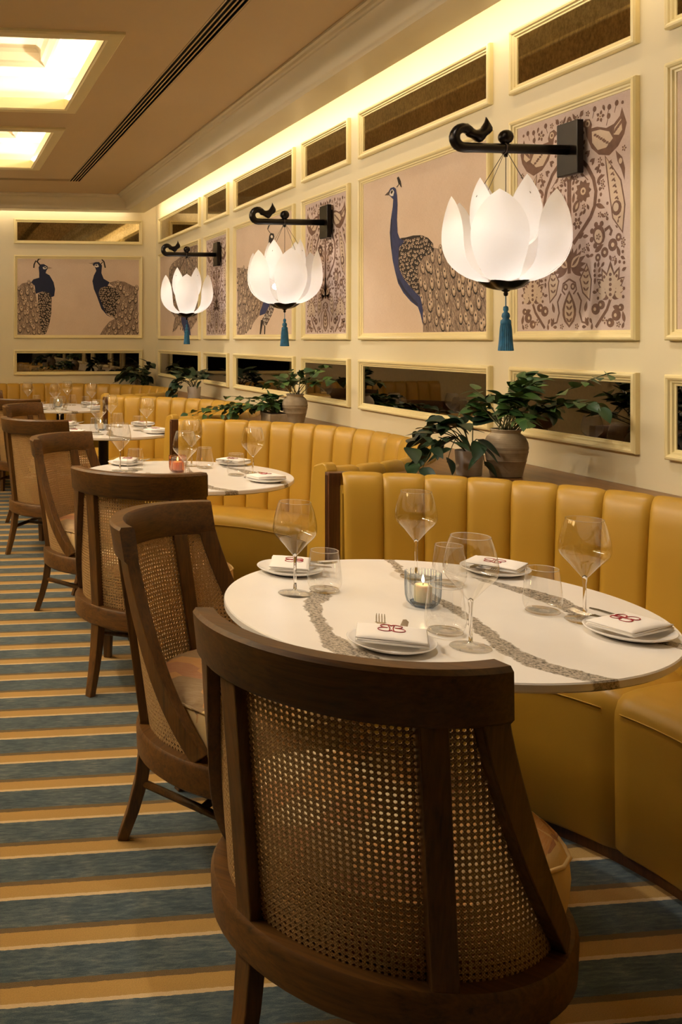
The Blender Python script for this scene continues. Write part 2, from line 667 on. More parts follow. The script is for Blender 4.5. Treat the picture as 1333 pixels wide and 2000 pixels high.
COF_LABEL = ['glowing recessed ceiling coffer over the nearest table row',
             'larger looking glowing ceiling coffer, nearer of the two in view', 'smaller looking glowing ceiling coffer, farther of the two in view']
COF_FILL_LABEL = ['glowing ceiling coffer of the aisle row outside the picture, %s from the back' % k for k in ('third', 'second', 'first')]
for cxx, y, lab in [(COF_X, a, b) for a, b in zip(COF_Y, COF_LABEL)] + [(COF_FILL_X, a, b) for a, b in zip(COF_Y, COF_FILL_LABEL)]:
    t = thing('ceiling_coffer', lab, 'ceiling coffer', (cxx, y, CEIL), group='glowing coffers along the ceiling')
    O, Hh = COF_OUT, COF_H
    prof = [(0, 0), (0, -.012), (.008, -.02), (.07, -.02), (.08, -.014), (.085, -.014), (.085, .05)]
    rows = [[(-O + i, -O + i, z), (O - i, -O + i, z), (O - i, O - i, z), (-O + i, O - i, z)] for i, z in prof]
    MB().grid(rows, cv=True).build('rim', M['frame'], t)
    R = 0.80
    sq = lambda h, z: [(-h, -h, z), (h, -h, z), (h, h, z), (-h, h, z)]
    MB().grid([sq(Hh, .05), sq(Hh + .005, .052), sq(R, .052), sq(R, .215), sq(.56, .215)], cv=True).build('recess', M['coffer'], t)
    MB().grid([sq(.56, .215), sq(.56, .200), sq(.545, .192), sq(.53, .196), sq(.515, .215), sq(.50, .225), sq(.49, .27), sq(.46, .285)], cv=True).build('step_moulding', M['coffer'], t)
    pb = MB()
    pb.quad(*sq(.46, .285))
    pb.build('centre_panel', M['coffer'], t)
    for a in range(4):
        ang = a * pi / 2
        dx, dy = cos(ang), sin(ang)
        o = area('coffer_strip', (cxx + dx * .735, y + dy * .735, CEIL + .07), (0, 0, 0), 0.02, 1.4, P_COFFER * (5.0 if cxx < -1 else 1.0), SOFT)  # strips of the added aisle row run stronger, as fill
        o.rotation_euler = Vector((-dx * 0.6, -dy * 0.6, 0.8)).to_track_quat('-Z', 'Y').to_euler()
        if abs(dy) > 0.5:
            o.data.size, o.data.size_y = (1.4, 0.02)
        # orient the long side along the edge
        zax = -Vector((-dx * 0.6, -dy * 0.6, 0.8)).normalized()
        ed = Vector((-dy, dx, 0))
        yax = ed
        xax = yax.cross(zax)
        o.rotation_euler = Matrix((xax, yax, zax)).transposed().to_euler()
        o.data.size, o.data.size_y = 0.02, 1.4

# ------------------------------------------------------------------ wall panels: framed mirrors and prints
FR = [(0, 0), (0, .016), (.004, .022), (.010, .024), (.016, .021), (.019, .015), (.025, .014), (.028, .008), (.034, .007), (.036, .001)]
ROT_R = Matrix(((0, 0, -1), (-1, 0, 0), (0, 1, 0)))     # local x -> -Y, y -> Z, z -> -X
ROT_B = Matrix(((1, 0, 0), (0, 0, -1), (0, 1, 0)))      # local x -> X, y -> Z, z -> -Y


def panel(name, label, cat, side, u0, z0, w, h, group):
    t = thing(name, label, cat, (0, 0, 0), 0, group)
    if side == 'R':
        t.location = (WALL, u0, z0)
        t.rotation_euler = ROT_R.to_euler()
    else:
        t.location = (u0, BACK, z0)
        t.rotation_euler = ROT_B.to_euler()
    f = MB().grid(ring_rows(w, h, FR), cv=True).build('frame', M['frame'], t)
    sharp(f, 28)
    return t


def mirror_panel(label, side, u0, z0, w, h, m, group):
    t = panel('framed_mirror', label, 'mirror', side, u0, z0, w, h, group)
    b = MB().box(.034, w - .034, .034, h - .034, .0005, .004)
    b.build('mirror_glass', m, t)
    return t


def print_panel(label, side, u0, z0, w, h, cm, group):
    t = panel('framed_print', label, 'wall print', side, u0, z0, w, h, group)
    MB().box(.034, w - .034, .034, h - .034, .0005, .004).build('canvas', cm, t)
    return t


class Ink:
    """flat printed shapes, each a thin layer over the canvas"""
    def __init__(self, clip=None):
        self.b = MB()
        self.clip = clip
        self.z = .0042

    def poly(self, pts, ink, lift=0):
        pts = [Vector((x, y, 0)) for x, y in pts]
        if self.clip:
            x0, x1, y0, y1 = self.clip
            pts = [Vector((min(max(p.x, x0), x1), min(max(p.y, y0), y1), 0)) for p in pts]
        i = len(self.b.v)
        tris = geometry.tessellate_polygon([pts])
        z = self.z + lift * .00012
        self.b.v += [(p.x, p.y, z) for p in pts]
        for tr in tris:
            self.b.f.append(tuple(i + k for k in tr))
            self.b.mi.append(INKS.index(ink))

    def ell(self, x, y, a, b, ink, rot=0, lift=1, n=12):
        c, s = cos(rot), sin(rot)
        pts = []
        for k in range(n):
            t = 2 * pi * k / n
            ex, ey = a * cos(t), b * sin(t)
            pts.append((x + ex * c - ey * s, y + ex * s + ey * c))
        if self.clip:
            x0, x1, y0, y1 = self.clip
            if not (x0 < x < x1 and y0 < y < y1):
                return
        self.poly(pts, ink, lift)

    def leaf(self, x, y, L, w, ang, ink, lift=1, n=7):
        c, s = cos(ang), sin(ang)
        up, dn = [], []
        for k in range(n):
            t = k / (n - 1)
            hw = w / 2 * sin(pi * t ** 0.8)
            px, py = x + t * L * c, y + t * L * s
            up.append((px - s * hw, py + c * hw))
            dn.append((px + s * hw, py - c * hw))
        self.poly(up + dn[-2:0:-1], ink, lift)

    def stroke(self, pts, w, ink, lift=1, taper=False):
        n = len(pts)
        L, R = [], []
        for k in range(n):
            a, b = pts[max(0, k - 1)], pts[min(n - 1, k + 1)]
            dx, dy = b[0] - a[0], b[1] - a[1]
            d = hypot(dx, dy) or 1
            ww = w / 2 * ((1 - 0.75 * k / (n - 1)) if taper else 1)
            L.append((pts[k][0] - dy / d * ww, pts[k][1] + dx / d * ww))
            R.append((pts[k][0] + dy / d * ww, pts[k][1] - dx / d * ww))
        for k in range(n - 1):
            self.poly([L[k], L[k + 1], R[k + 1], R[k]], ink, lift)

    def flower(self, x, y, r, n, ink, eye='pale', lift=1):
        for k in range(n):
            self.leaf(x + r * .25 * cos(2 * pi * k / n), y + r * .25 * sin(2 * pi * k / n), r * .75, r * .55, 2 * pi * k / n, ink, lift)
        self.ell(x, y, r * .33, r * .33, eye, 0, lift + 1, 8)
        self.ell(x, y, r * .16, r * .16, ink, 0, lift + 2, 6)

    def build(self, name, parent):
        me = bpy.data.meshes.new(name)
        me.from_pydata(self.b.v, [], self.b.f)
        for k in INKS:
            me.materials.append(INK[k])
        me.polygons.foreach_set('material_index', self.b.mi)
        me.update()
        # make every printed face look out of the wall
        bm = bmesh.new()
        bm.from_mesh(me)
        bmesh.ops.reverse_faces(bm, faces=[f for f in bm.faces if f.normal.z < 0])
        bm.to_mesh(me)
        bm.free()
        return put(name, me, parent)


def inside(p, poly):
    x, y = p
    r = False
    j = len(poly) - 1
    for i in range(len(poly)):
        xi, yi = poly[i]
        xj, yj = poly[j]
        if (yi > y) != (yj > y) and x < (xj - xi) * (y - yi) / (yj - yi) + xi:
            r = not r
        j = i
    return r


def scatter(poly, d, rnd, jitter=.35):
    x0, x1 = min(p[0] for p in poly), max(p[0] for p in poly)
    y0, y1 = min(p[1] for p in poly), max(p[1] for p in poly)
    out = []
    row = 0
    y = y1
    while y > y0:
        x = x0 + (d / 2 if row % 2 else 0)
        while x < x1:
            p = (x + rnd.uniform(-jitter, jitter) * d, y + rnd.uniform(-jitter, jitter) * d)
            if inside(p, poly):
                out.append(p)
            x += d
        y -= d * .9
        row += 1
    return out


def eyes_tail(k, poly, d, rnd, ang=0.0, base='taupe', s=1.0):
    k.poly(poly, base, 1)
    for p in scatter(poly, d * .20, rnd, .5):          # barbs
        a = ang - pi / 2 + rnd.uniform(-.5, .5)
        L = d * rnd.uniform(.25, .5)
        k.stroke([p, (p[0] + L * cos(a), p[1] + L * sin(a))], .0028 * s, rnd.choice(('brown', 'dark', 'pale', 'pale', 'tan')), 2, True)
    for p in scatter(poly, d * .86, rnd, .42):
        r = d * rnd.uniform(.28, .40)
        rot = ang + rnd.uniform(-.25, .25)
        k.ell(p[0], p[1] - r * .12, r * .80, r * 1.30, rnd.choice(('dark', 'brown')), rot, 3, 11)
        k.ell(p[0], p[1] + r * .06, r * .64, r * 1.12, 'tan', rot, 4, 11)
        k.ell(p[0], p[1] + r * .16, r * .42, r * .78, 'pale', rot, 5, 9)
        k.ell(p[0], p[1] + r * .30, r * .20, r * .26, 'dark', rot, 6, 7)


def scale_back(k, poly, d, rnd, base='dark', light='pale'):
    k.poly(poly, base, 1)
    for p in scatter(poly, d, rnd, .3):
        r = d * rnd.uniform(.36, .46)
        k.ell(p[0], p[1], r, r * .7, light, rnd.uniform(-.9, .9), 3, 7)
        k.ell(p[0] + r * .15, p[1] + r * .1, r * .55, r * .4, 'brown', 0, 4, 6)


# --- sizes along the right wall (Y of the far end of each panel) ---
Z_TOP, H_TOP = 2.31, 0.252
Z_ART, H_ART = 1.345, 0.860
Z_LOW, H_LOW = 0.975, 0.265
WIDE = [(4.807, 1.195, 'nearest'), (6.916, 1.195, 'middle'), (9.30, 1.46, 'farthest'), (2.683, 1.195, 'foremost')]
NARROW = [(3.479, 0.672, 'nearest'), (5.59, 0.66, 'middle'), (7.70, 0.64, 'farthest')]
G_T, G_L, G_A, G_N = 'antiqued mirrors under the cove', 'smoked mirrors above the ledge', 'peacock prints', 'brown folk pattern prints'
WHERE = {'nearest': 'left of the nearest lotus lamp', 'middle': 'left of the middle lotus lamp', 'farthest': 'beside the back corner',
         'foremost': 'cut off by the right edge of the picture'}
for Y, w, k in WIDE:
    mirror_panel('wide antiqued mirror strip under the cove ' + WHERE[k], 'R', Y, Z_TOP, w, H_TOP, M['mirror_top'], G_T)
    mirror_panel('wide low smoked mirror over the ledge ' + WHERE[k], 'R', Y, Z_LOW, w, H_LOW, M['mirror_low'], G_L)
for Y, w, k in NARROW:
    mirror_panel('short antiqued mirror under the cove, above the %s lotus lamp bracket' % k, 'R', Y, Z_TOP, w, H_TOP, M['mirror_top'], G_T)
    mirror_panel('short low smoked mirror over the ledge, below the %s brown patterned print' % k, 'R', Y, Z_LOW, w, H_LOW, M['mirror_low'], G_L)
mirror_panel('antiqued mirror strip under the cove on the back wall', 'B', 0.815, Z_TOP, 1.32, H_TOP, M['mirror_top'], G_T)
mirror_panel('low smoked mirror strip on the back wall over the corner banquette', 'B', 0.81, Z_LOW + .01, 1.325, H_LOW - .01, M['mirror_low'], G_L)

# --- peacock prints ---
NECK = [(.362, .699), (.357, .662), (.337, .6), (.327, .537), (.337, .471), (.357, .395), (.381, .339), (.411, .279), (.464, .229), (.536, .184), (.602, .156), (.626, .12), (.648, .069), (.648, .14), (.626, .201), (.536, .251), (.464, .302), (.416, .358), (.416, .411), (.422, .453), (.475, .479), (.427, .499), (.406, .528), (.4, .592), (.406, .666), (.402, .709), (.389, .748), (.368, .759), (.335, .759), (.312, .744), (.323, .723)]
BACKP = [(.427, .499), (.485, .496), (.557, .498), (.636, .491), (.694, .471), (.736, .442), (.745, .412), (.722, .394), (.655, .39), (.597, .344), (.597, .319), (.626, .201), (.536, .251), (.464, .302), (.416, .358), (.416, .411), (.422, .453), (.432, .473)]
TAIL = [(.745, .421), (.786, .413), (.849, .402), (.91, .36), (1.043, .30), (1.158, .25), (1.158, .037), (.648, .037), (.648, .069), (.641, .17), (.626, .201), (.597, .319), (.597, .344), (.655, .39), (.722, .394)]
rnd = random.Random(3)
t = print_panel('framed print of a long-necked blue peacock with trailing speckled tail', 'R', 4.807, Z_ART, 1.195, H_ART, M['canvas'], G_A)
k = Ink((.036, 1.159, .036, .824))
eyes_tail(k, TAIL, .070, rnd, .25)
scale_back(k, BACKP, .021, rnd)
k.poly(NECK, 'blue', 7)
k.stroke([(.41, .30), (.47, .245), (.54, .20), (.60, .165)], .014, 'navy', 8)
k.stroke([(.345, .60), (.338, .52), (.35, .45)], .012, 'navy', 8)
k.poly([(.323, .748), (.273, .732), (.312, .726), (.335, .724)], 'brown', 8)
k.poly([(.335, .746), (.357, .75), (.373, .734), (.362, .715), (.34, .718), (.323, .729)], 'white', 9)
k.ell(.348, .737, .012, .008, 'dark', .3, 10)
k.poly([(.395, .755), (.416, .765), (.4, .799), (.416, .803), (.438, .777), (.448, .744), (.438, .748), (.424, .764), (.402, .751)], 'dark', 8)
k.build('printed_peacock', t)

t = print_panel('framed print of a peacock walking right, tail fanned, behind the middle lotus lamp', 'R', 6.916, Z_ART, 1.195, H_ART, M['canvas'], G_A)
k = Ink((.036, 1.159, .036, .824))
eyes_tail(k, [(.06, .541), (.177, .528), (.305, .509), (.481, .474), (.76, .367), (.76, .263), (.636, .268), (.559, .178), (.455, .139), (.36, .086), (.22, .037), (.06, .037)], .07, rnd, -.5)
k.poly([(.636, .273), (.559, .2), (.546, .167), (.661, .179), (.76, .246), (.902, .296), (.971, .397), (.902, .487), (.80, .62), (.778, .654), (.72, .645), (.72, .56), (.711, .458), (.661, .373)], 'blue', 7)
scale_back(k, [(.661, .179), (.76, .246), (.855, .234), (.784, .167), (.686, .1), (.623, .096), (.585, .137)], .026, rnd, 'brown', 'white')
k.poly([(.717, .645), (.735, .704), (.76, .723), (.82, .712), (.832, .689), (.796, .658), (.778, .652)], 'dark', 8)
k.ell(.785, .695, .022, .010, 'white', -.2, 9)
k.poly([(.747, .724), (.698, .756), (.717, .778), (.76, .777), (.735, .769), (.711, .752), (.76, .725)], 'dark', 8)
k.poly([(.572, .137), (.546, .038), (.572, .038), (.623, .136)], 'dark', 8)
k.poly([(.636, .096), (.636, .038), (.656, .038), (.661, .096)], 'dark', 8)
k.build('printed_peacock', t)

t = print_panel('framed print of a peacock seen from behind, on the side wall by the back corner', 'R', 9.30, Z_ART, 1.46, H_ART, M['canvas'], G_A)
k = Ink((.036, 1.424, .036, .824))
eyes_tail(k, [(.382, .61), (.402, .688), (.519, .728), (.781, .759), (.853, .795), (1.096, .82), (1.342, .82), (1.405, .807), (1.405, .454), (1.357, .165), (1.129, .082), (.923, .108), (.744, .134), (.633, .087), (.519, .069), (.557, .136), (.614, .208), (.461, .27)], .075, rnd, 0)
k.poly([(.817, .251), (.853, .156), (.958, .047), (1.163, .037), (1.129, .105), (.993, .246)], 'blue', 7)
k.build('printed_peacock', t)

print_panel('framed linen print cut off by the right edge of the picture', 'R', 2.683, Z_ART, 1.195, H_ART, M['canvas'], G_A)

t = print_panel('framed print of two dark blue peacocks on the back wall', 'B', 0.815, Z_ART + .01, 1.32, H_ART - .02, M['canvas'], G_A)
k = Ink((.036, 1.284, .036, .81))
eyes_tail(k, [(.037, .508), (.082, .555), (.175, .573), (.222, .451), (.245, .3), (.269, .137), (.298, .038), (.037, .038)], .070, rnd, .1)
scale_back(k, [(.245, .451), (.292, .475), (.363, .464), (.384, .405), (.38, .254), (.363, .16), (.327, .049), (.298, .038), (.269, .137), (.245, .3)], .022, rnd)
k.poly([(.257, .661), (.251, .719), (.269, .749), (.304, .752), (.339, .732), (.351, .714), (.333, .691), (.322, .662), (.363, .639), (.404, .569), (.419, .499), (.41, .429), (.38, .417), (.363, .464), (.292, .475), (.222, .451), (.21, .533), (.175, .567), (.198, .597), (.257, .614)], 'navy', 7)
k.poly([(.345, .726), (.392, .713), (.342, .701)], 'tan', 8)
k.poly([(.292, .72), (.322, .729), (.339, .714), (.318, .699), (.298, .702)], 'white', 8)
k.ell(.318, .716, .012, .006, 'dark', 0, 9)
k.stroke([(.266, .74), (.245, .766), (.222, .783), (.205, .745), (.202, .712)], .014, 'dark', 8)
k.stroke([(.236, .775), (.25, .80), (.275, .810)], .014, 'dark', 8)
eyes_tail(k, [(.967, .567), (1.038, .587), (1.134, .58), (1.218, .539), (1.272, .522), (1.278, .038), (.883, .038), (.919, .103), (.979, .173), (1.038, .203), (1.062, .35), (1.098, .444), (1.05, .515)], .070, rnd, -.15)
scale_back(k, [(.883, .513), (.961, .537), (1.05, .515), (1.098, .444), (1.062, .35), (1.038, .203), (.955, .255), (.895, .314), (.86, .431)], .022, rnd)
k.poly([(.8, .765), (.836, .777), (.871, .778), (.901, .743), (.895, .666), (.919, .608), (.979, .573), (.961, .537), (.883, .513), (.865, .455), (.885, .40), (.91, .33), (.955, .244), (1.026, .203), (.955, .235), (.895, .302), (.848, .431), (.818, .501), (.802, .583), (.818, .642), (.842, .689), (.83, .724), (.806, .748)], 'navy', 7)
k.poly([(.762, .764), (.812, .771), (.81, .753)], 'tan', 8)
k.poly([(.83, .754), (.857, .757), (.869, .731), (.845, .722), (.821, .734)], 'white', 8)
k.ell(.843, .745, .012, .006, 'dark', 0, 9)
k.stroke([(.888, .755), (.907, .778)], .008, 'dark', 8)
k.stroke([(.898, .808), (.922, .78), (.935, .72)], .014, 'dark', 8)
k.build('printed_peacock', t)


# --- brown folk pattern with paired birds, built on one half and mirrored ---
def damask(parent, w, name='printed_pattern'):
    k = Ink((.036, w - .036, .036, .824))
    ax = w / 2
    D, Pp = 'damask', 'pale'
    fx = (w / 2 - .05) / .262
    for sgn in (1, -1):
        def T(pts):
            return [(ax + sgn * x * fx, y) for x, y in pts]
        def leaf(x, y, L, wd, a, ink=D, lift=1):
            k.leaf(ax + sgn * x * fx, y, L, wd, a if sgn > 0 else pi - a, ink, lift)
        def ell(x, y, a, b, ink=D, rot=0, lift=1):
            k.ell(ax + sgn * x * fx, y, a, b, ink, rot * sgn, lift)
        def stroke(pts, wd, ink=D, lift=1, tp=False):
            k.stroke(T(pts), wd, ink, lift, tp)
        def flower(x, y, r, n, lift=1):
            k.flower(ax + sgn * x * fx, y, r, n, D, Pp, lift)
        # bird
        k.poly(T([(.056, .758), (.077, .776), (.098, .771), (.108, .750), (.105, .737), (.132, .736), (.172, .722), (.205, .728), (.230, .748), (.239, .775), (.259, .719), (.249, .684), (.224, .650), (.185, .626), (.139, .638), (.105, .668), (.082, .715), (.075, .746)]), D, 1)
        ell(.088, .757, .012, .012, Pp, 0, 2)
        ell(.087, .757, .006, .006, D, 0, 3)
        k.poly(T([(.107, .725), (.145, .723), (.185, .707), (.201, .681), (.172, .656), (.134, .655), (.109, .686)]), Pp, 2)
        for q in range(15):
            ell(.118 + .07 * ((q * .618) % 1), .665 + .05 * ((q * .377) % 1), .0055, .004, D, .5, 3)
        k.poly(T([(.204, .692), (.208, .716), (.236, .738), (.240, .70), (.226, .686)]), Pp, 2)
        for q in range(4):
            leaf(.206 + q * .008, .694 + q * .007, .026, .008, 1.1, D, 3)
        # sprigs over the bird
        for x, y in ((.185, .790), (.217, .795), (.182, .760), (.06, .80), (.12, .80)):
            ell(x, y, .009, .010)
            stroke([(x, y), (x - .01, y - .03)], .003)
        flower(.145, .768, .022, 5)
        leaf(.05, .79, .03, .012, .8)
        leaf(.03, .785, .03, .012, 2.1)
        # tail feathers
        k.poly(T([(.165, .632), (.198, .588), (.237, .535), (.254, .45), (.243, .355), (.198, .411), (.185, .488), (.172, .574)]), D, 1)
        k.poly(T([(.170, .622), (.197, .584), (.232, .532), (.249, .45), (.240, .365), (.203, .413), (.190, .488), (.178, .574)]), Pp, 2)
        for q in range(9):
            y = .60 - q * .021
            x = .181 + q * .0045
            leaf(x, y, .020, .007, .5, D, 3)
            leaf(x + .018, y - .004, .016, .007, 2.4, D, 3)
        ell(.217, .444, .023, .026, D, 0, 3)
        ell(.214, .447, .013, .015, Pp, 0, 4)
        for q in range(3):
            leaf(.222, .408 - q * .016, .016, .007, .4 + q, D, 3)
        k.poly(T([(.212, .638), (.24, .61), (.252, .57), (.25, .53), (.236, .57), (.22, .60)]), D, 1)
        ell(.233, .598, .008, .010, Pp, 0, 2)
        # big teardrop stem with flowers inside
        stroke([(.0, .70), (.042, .650), (.085, .610), (.115, .560), (.126, .515), (.12, .465), (.102, .43), (.06, .385), (.02, .345)], .016)
        stroke([(.02, .63), (.05, .60), (.09, .56)], .004)
        flower(.067, .525, .042, 10)
        flower(.040, .415, .025, 6)
        leaf(.02, .455, .06, .032, .95)
        leaf(.03, .465, .03, .012, 1.0, Pp, 2)
        leaf(.018, .49, .04, .014, 1.4)
        leaf(.07, .575, .03, .012, 2.3)
        leaf(.045, .36, .035, .016, .6)
        leaf(.065, .365, .03, .014, 0)
        leaf(.125, .47, .05, .018, -.4)
        leaf(.13, .54, .04, .014, .9)
        for q in range(7):
            leaf(.075 + q * .011, .655 - q * .016, .028, .012, .2 + .9 * (q % 2))
            ell(.14 + .004 * (q % 3), .60 - q * .02, .006, .007)
        # small curling blooms beside the stem
        ell(.139, .362, .030, .036, D, .3)
        ell(.137, .358, .019, .025, Pp, .3, 2)
        flower(.137, .356, .013, 5, 3)
        for q in range(5):
            a = 1.2 + q * .75
            ell(.139 + .034 * cos(a), .362 + .040 * sin(a), .010, .010)
        stroke([(.165, .375), (.185, .385), (.195, .37), (.188, .355)], .012)
        for cx_, cy_, r_ in ((.200, .322, .022), (.165, .300, .018), (.225, .345, .014), (.135, .285, .014)):
            ell(cx_, cy_, r_, r_)
            ell(cx_, cy_, r_ * .35, r_ * .35, Pp, 0, 2)
        leaf(.12, .305, .05, .02, .5)
        leaf(.23, .28, .04, .016, 1.9)
        # central palmette
        stroke([(.0, .36), (.0, .24)], .018)
        for q in range(7):
            a = -.55 + q * .33
            leaf(.008, .262, .085 - .005 * abs(q - 3), .024, a)
        leaf(.010, .262, .062, .032, .72, Pp, 2)
        leaf(.014, .266, .050, .012, .72, D, 3)
        # slim leaf outline
        k.poly(T([(.084, .272), (.049, .216), (.063, .167), (.099, .135), (.108, .212)]), D, 1)
        k.poly(T([(.084, .263), (.055, .215), (.068, .170), (.096, .145), (.102, .212)]), Pp, 2)
        for q in range(4):
            leaf(.080, .24 - q * .022, .02, .008, .7, D, 3)
            leaf(.080, .24 - q * .022, .02, .008, 2.4, D, 3)
        # pomegranate with layered petals
        for q in range(9):
            a = -.35 + q * .48
            leaf(.190, .165, .105 - .012 * abs(q - 4), .040, a)
            leaf(.190 + .02 * cos(a), .165 + .02 * sin(a), .066 - .006 * abs(q - 4), .022, a, Pp, 2)
            ell(.190 + .058 * cos(a), .165 + .058 * sin(a), .006, .006, D, a, 3)
        k.leaf(ax + sgn * .190 * fx, .135, .115, .052, pi / 2, Pp, 4)
        for q in range(5):
            ell(.190, .155 + q * .017, .007, .006, D, 0, 5)
        stroke([(.190, .140), (.175, .105), (.150, .075), (.125, .045)], .012)
        # foot curls
        for x, y, r_ in ((.125, .108, .022), (.150, .122, .018), (.215, .085, .022), (.19, .06, .018), (.235, .11, .014)):
            ell(x, y, r_, r_ * .9)
            ell(x - .004, y, r_ * .3, r_ * .3, Pp, 0, 2)
        flower(.165, .068, .014, 4)
        leaf(.20, .115, .05, .02, -.3)
        leaf(.25, .06, .04, .016, 1.8)
        stroke([(.04, .17), (.058, .14), (.05, .10), (.062, .065), (.085, .06), (.09, .08)], .008)
        leaf(.075, .10, .04, .016, 1.3)
        leaf(.09, .05, .035, .018, 2.0)
        ell(.018, .193, .013, .013)
        ell(.018, .193, .006, .006, Pp, 0, 2)
        stroke([(.0, .22), (.03, .205), (.035, .18), (.02, .165)], .007)
    k.leaf(ax, .045, .135, .075, pi / 2, D, 1)
    k.leaf(ax, .055, .112, .050, pi / 2, Pp, 2)
    for q in range(4):
        for s_ in (1, -1):
            k.leaf(ax, .065 + q * .022, .024, .010, pi / 2 - s_ * .8, D, 3)
    polys = []
    for f in k.b.f:
        a_, b_, c_ = (k.b.v[i] for i in f)
        polys.append((a_, b_, c_, min(a_[0], b_[0], c_[0]) - .007, max(a_[0], b_[0], c_[0]) + .007, min(a_[1], b_[1], c_[1]) - .007, max(a_[1], b_[1], c_[1]) + .007))
    half = [p for p in polys if p[4] > ax]
    rr = random.Random(21)
    y = .05
    while y < .80:
        x = .02
        while x < .255 * fx:
            qx, qy = ax + x + rr.uniform(-.004, .004), y + rr.uniform(-.004, .004)
            if not any(p[3] < qx < p[4] and p[5] < qy < p[6] for p in half) and qx < w - .055:
                an, kind = rr.uniform(0, 2 * pi), rr.random()
                for sgn in (1, -1):
                    gx = qx if sgn > 0 else 2 * ax - qx
                    aa = an if sgn > 0 else pi - an
                    if kind < .55:
                        k.leaf(gx - .011 * cos(aa), qy - .011 * sin(aa), .024, .012, aa, D, 1)
                    elif kind < .8:
                        k.flower(gx, qy, .012, 5, D)
                    else:
                        k.ell(gx, qy, .006, .006, D)
            x += .019
        y += .019
    k.stroke([(ax, .36), (ax, .57)], .022, D, 1)
    k.ell(ax, .60, .022, .035, D, 0, 2)
    k.ell(ax, .60, .012, .022, 'pale', 0, 3)
    k.flower(ax, .68, .035, 8, D)
    k.ell(ax, .775, .016, .030, D, 0, 1)
    k.ell(ax, .77, .008, .02, 'pale', 0, 2)
    return k.build(name, parent)


d0 = None
for Y, w, kk in NARROW:
    t = print_panel('narrow framed print of brown paired birds and leaves behind the %s lotus lamp' % kk, 'R', Y, Z_ART, w, H_ART, M['canvas_l'], G_N)
    if d0 is None:
        d0 = damask(t, w)
    else:
        c = d0.copy()
        COL.objects.link(c)
        c.parent = t
        c.scale.x = (w - .07) / (.672 - .07)
        c.location.x = .035 * (1 - c.scale.x)

# ------------------------------------------------------------------ banquettes
BX = 1.12
BY = [2.03, 4.155, 6.27, 8.385]
CH_W = 0.129
BP = [(.962, .40), (.966, .50), (.974, .62), (.984, .74), (.993, .82), (1.000, .86), (1.012, .888), (1.030, .903), (1.046, .899), (1.056, .880), (1.060, .85)]


def channel_rows(wid, polar):
    """one upholstered channel; polar: bent round the booth axis, else straight along x with depth along y"""
    rows = []
    for s in (-1, -.985, -.94, -.84, -.65, -.33, 0, .33, .65, .84, .94, .985, 1):
        b = (1 - abs(s) ** 7) * .014 - .009
        r = []
        for i, (R, z) in enumerate(BP):
            p0, p1 = BP[max(0, i - 1)], BP[min(len(BP) - 1, i + 1)]
            dx, dz = p1[0] - p0[0], p1[1] - p0[1]
            d = hypot(dx, dz)
            nx, nz = -dz / d, dx / d
            f = (1, 1, 1, 1, .9, .75, .6, .5, .4, .3, .2)[i]
            RR, zz = R + nx * b * f, z + nz * b * f
            if polar:
                a = s * wid / 2
                r.append((RR * cos(a), RR * sin(a), zz))
            else:
                r.append((s * wid / 2, RR, zz))
        rows.append(r)
    return rows


def annulus(b, prof, a0, a1, n, cap=True):
    rows = []
    for k in range(n + 1):
        a = a0 + (a1 - a0) * k / n
        rows.append([(R * cos(a), R * sin(a), z) for R, z in prof])
    b.grid(rows, cv=True, cap=cap)
    return b


SEATP = [(.655, .034), (.645, .045), (.642, .25), (.640, .37), (.643, .405), (.655, .430), (.675, .444), (.72, .449), (.85, .447), (.965, .440), (.985, .42), (.985, .034)]


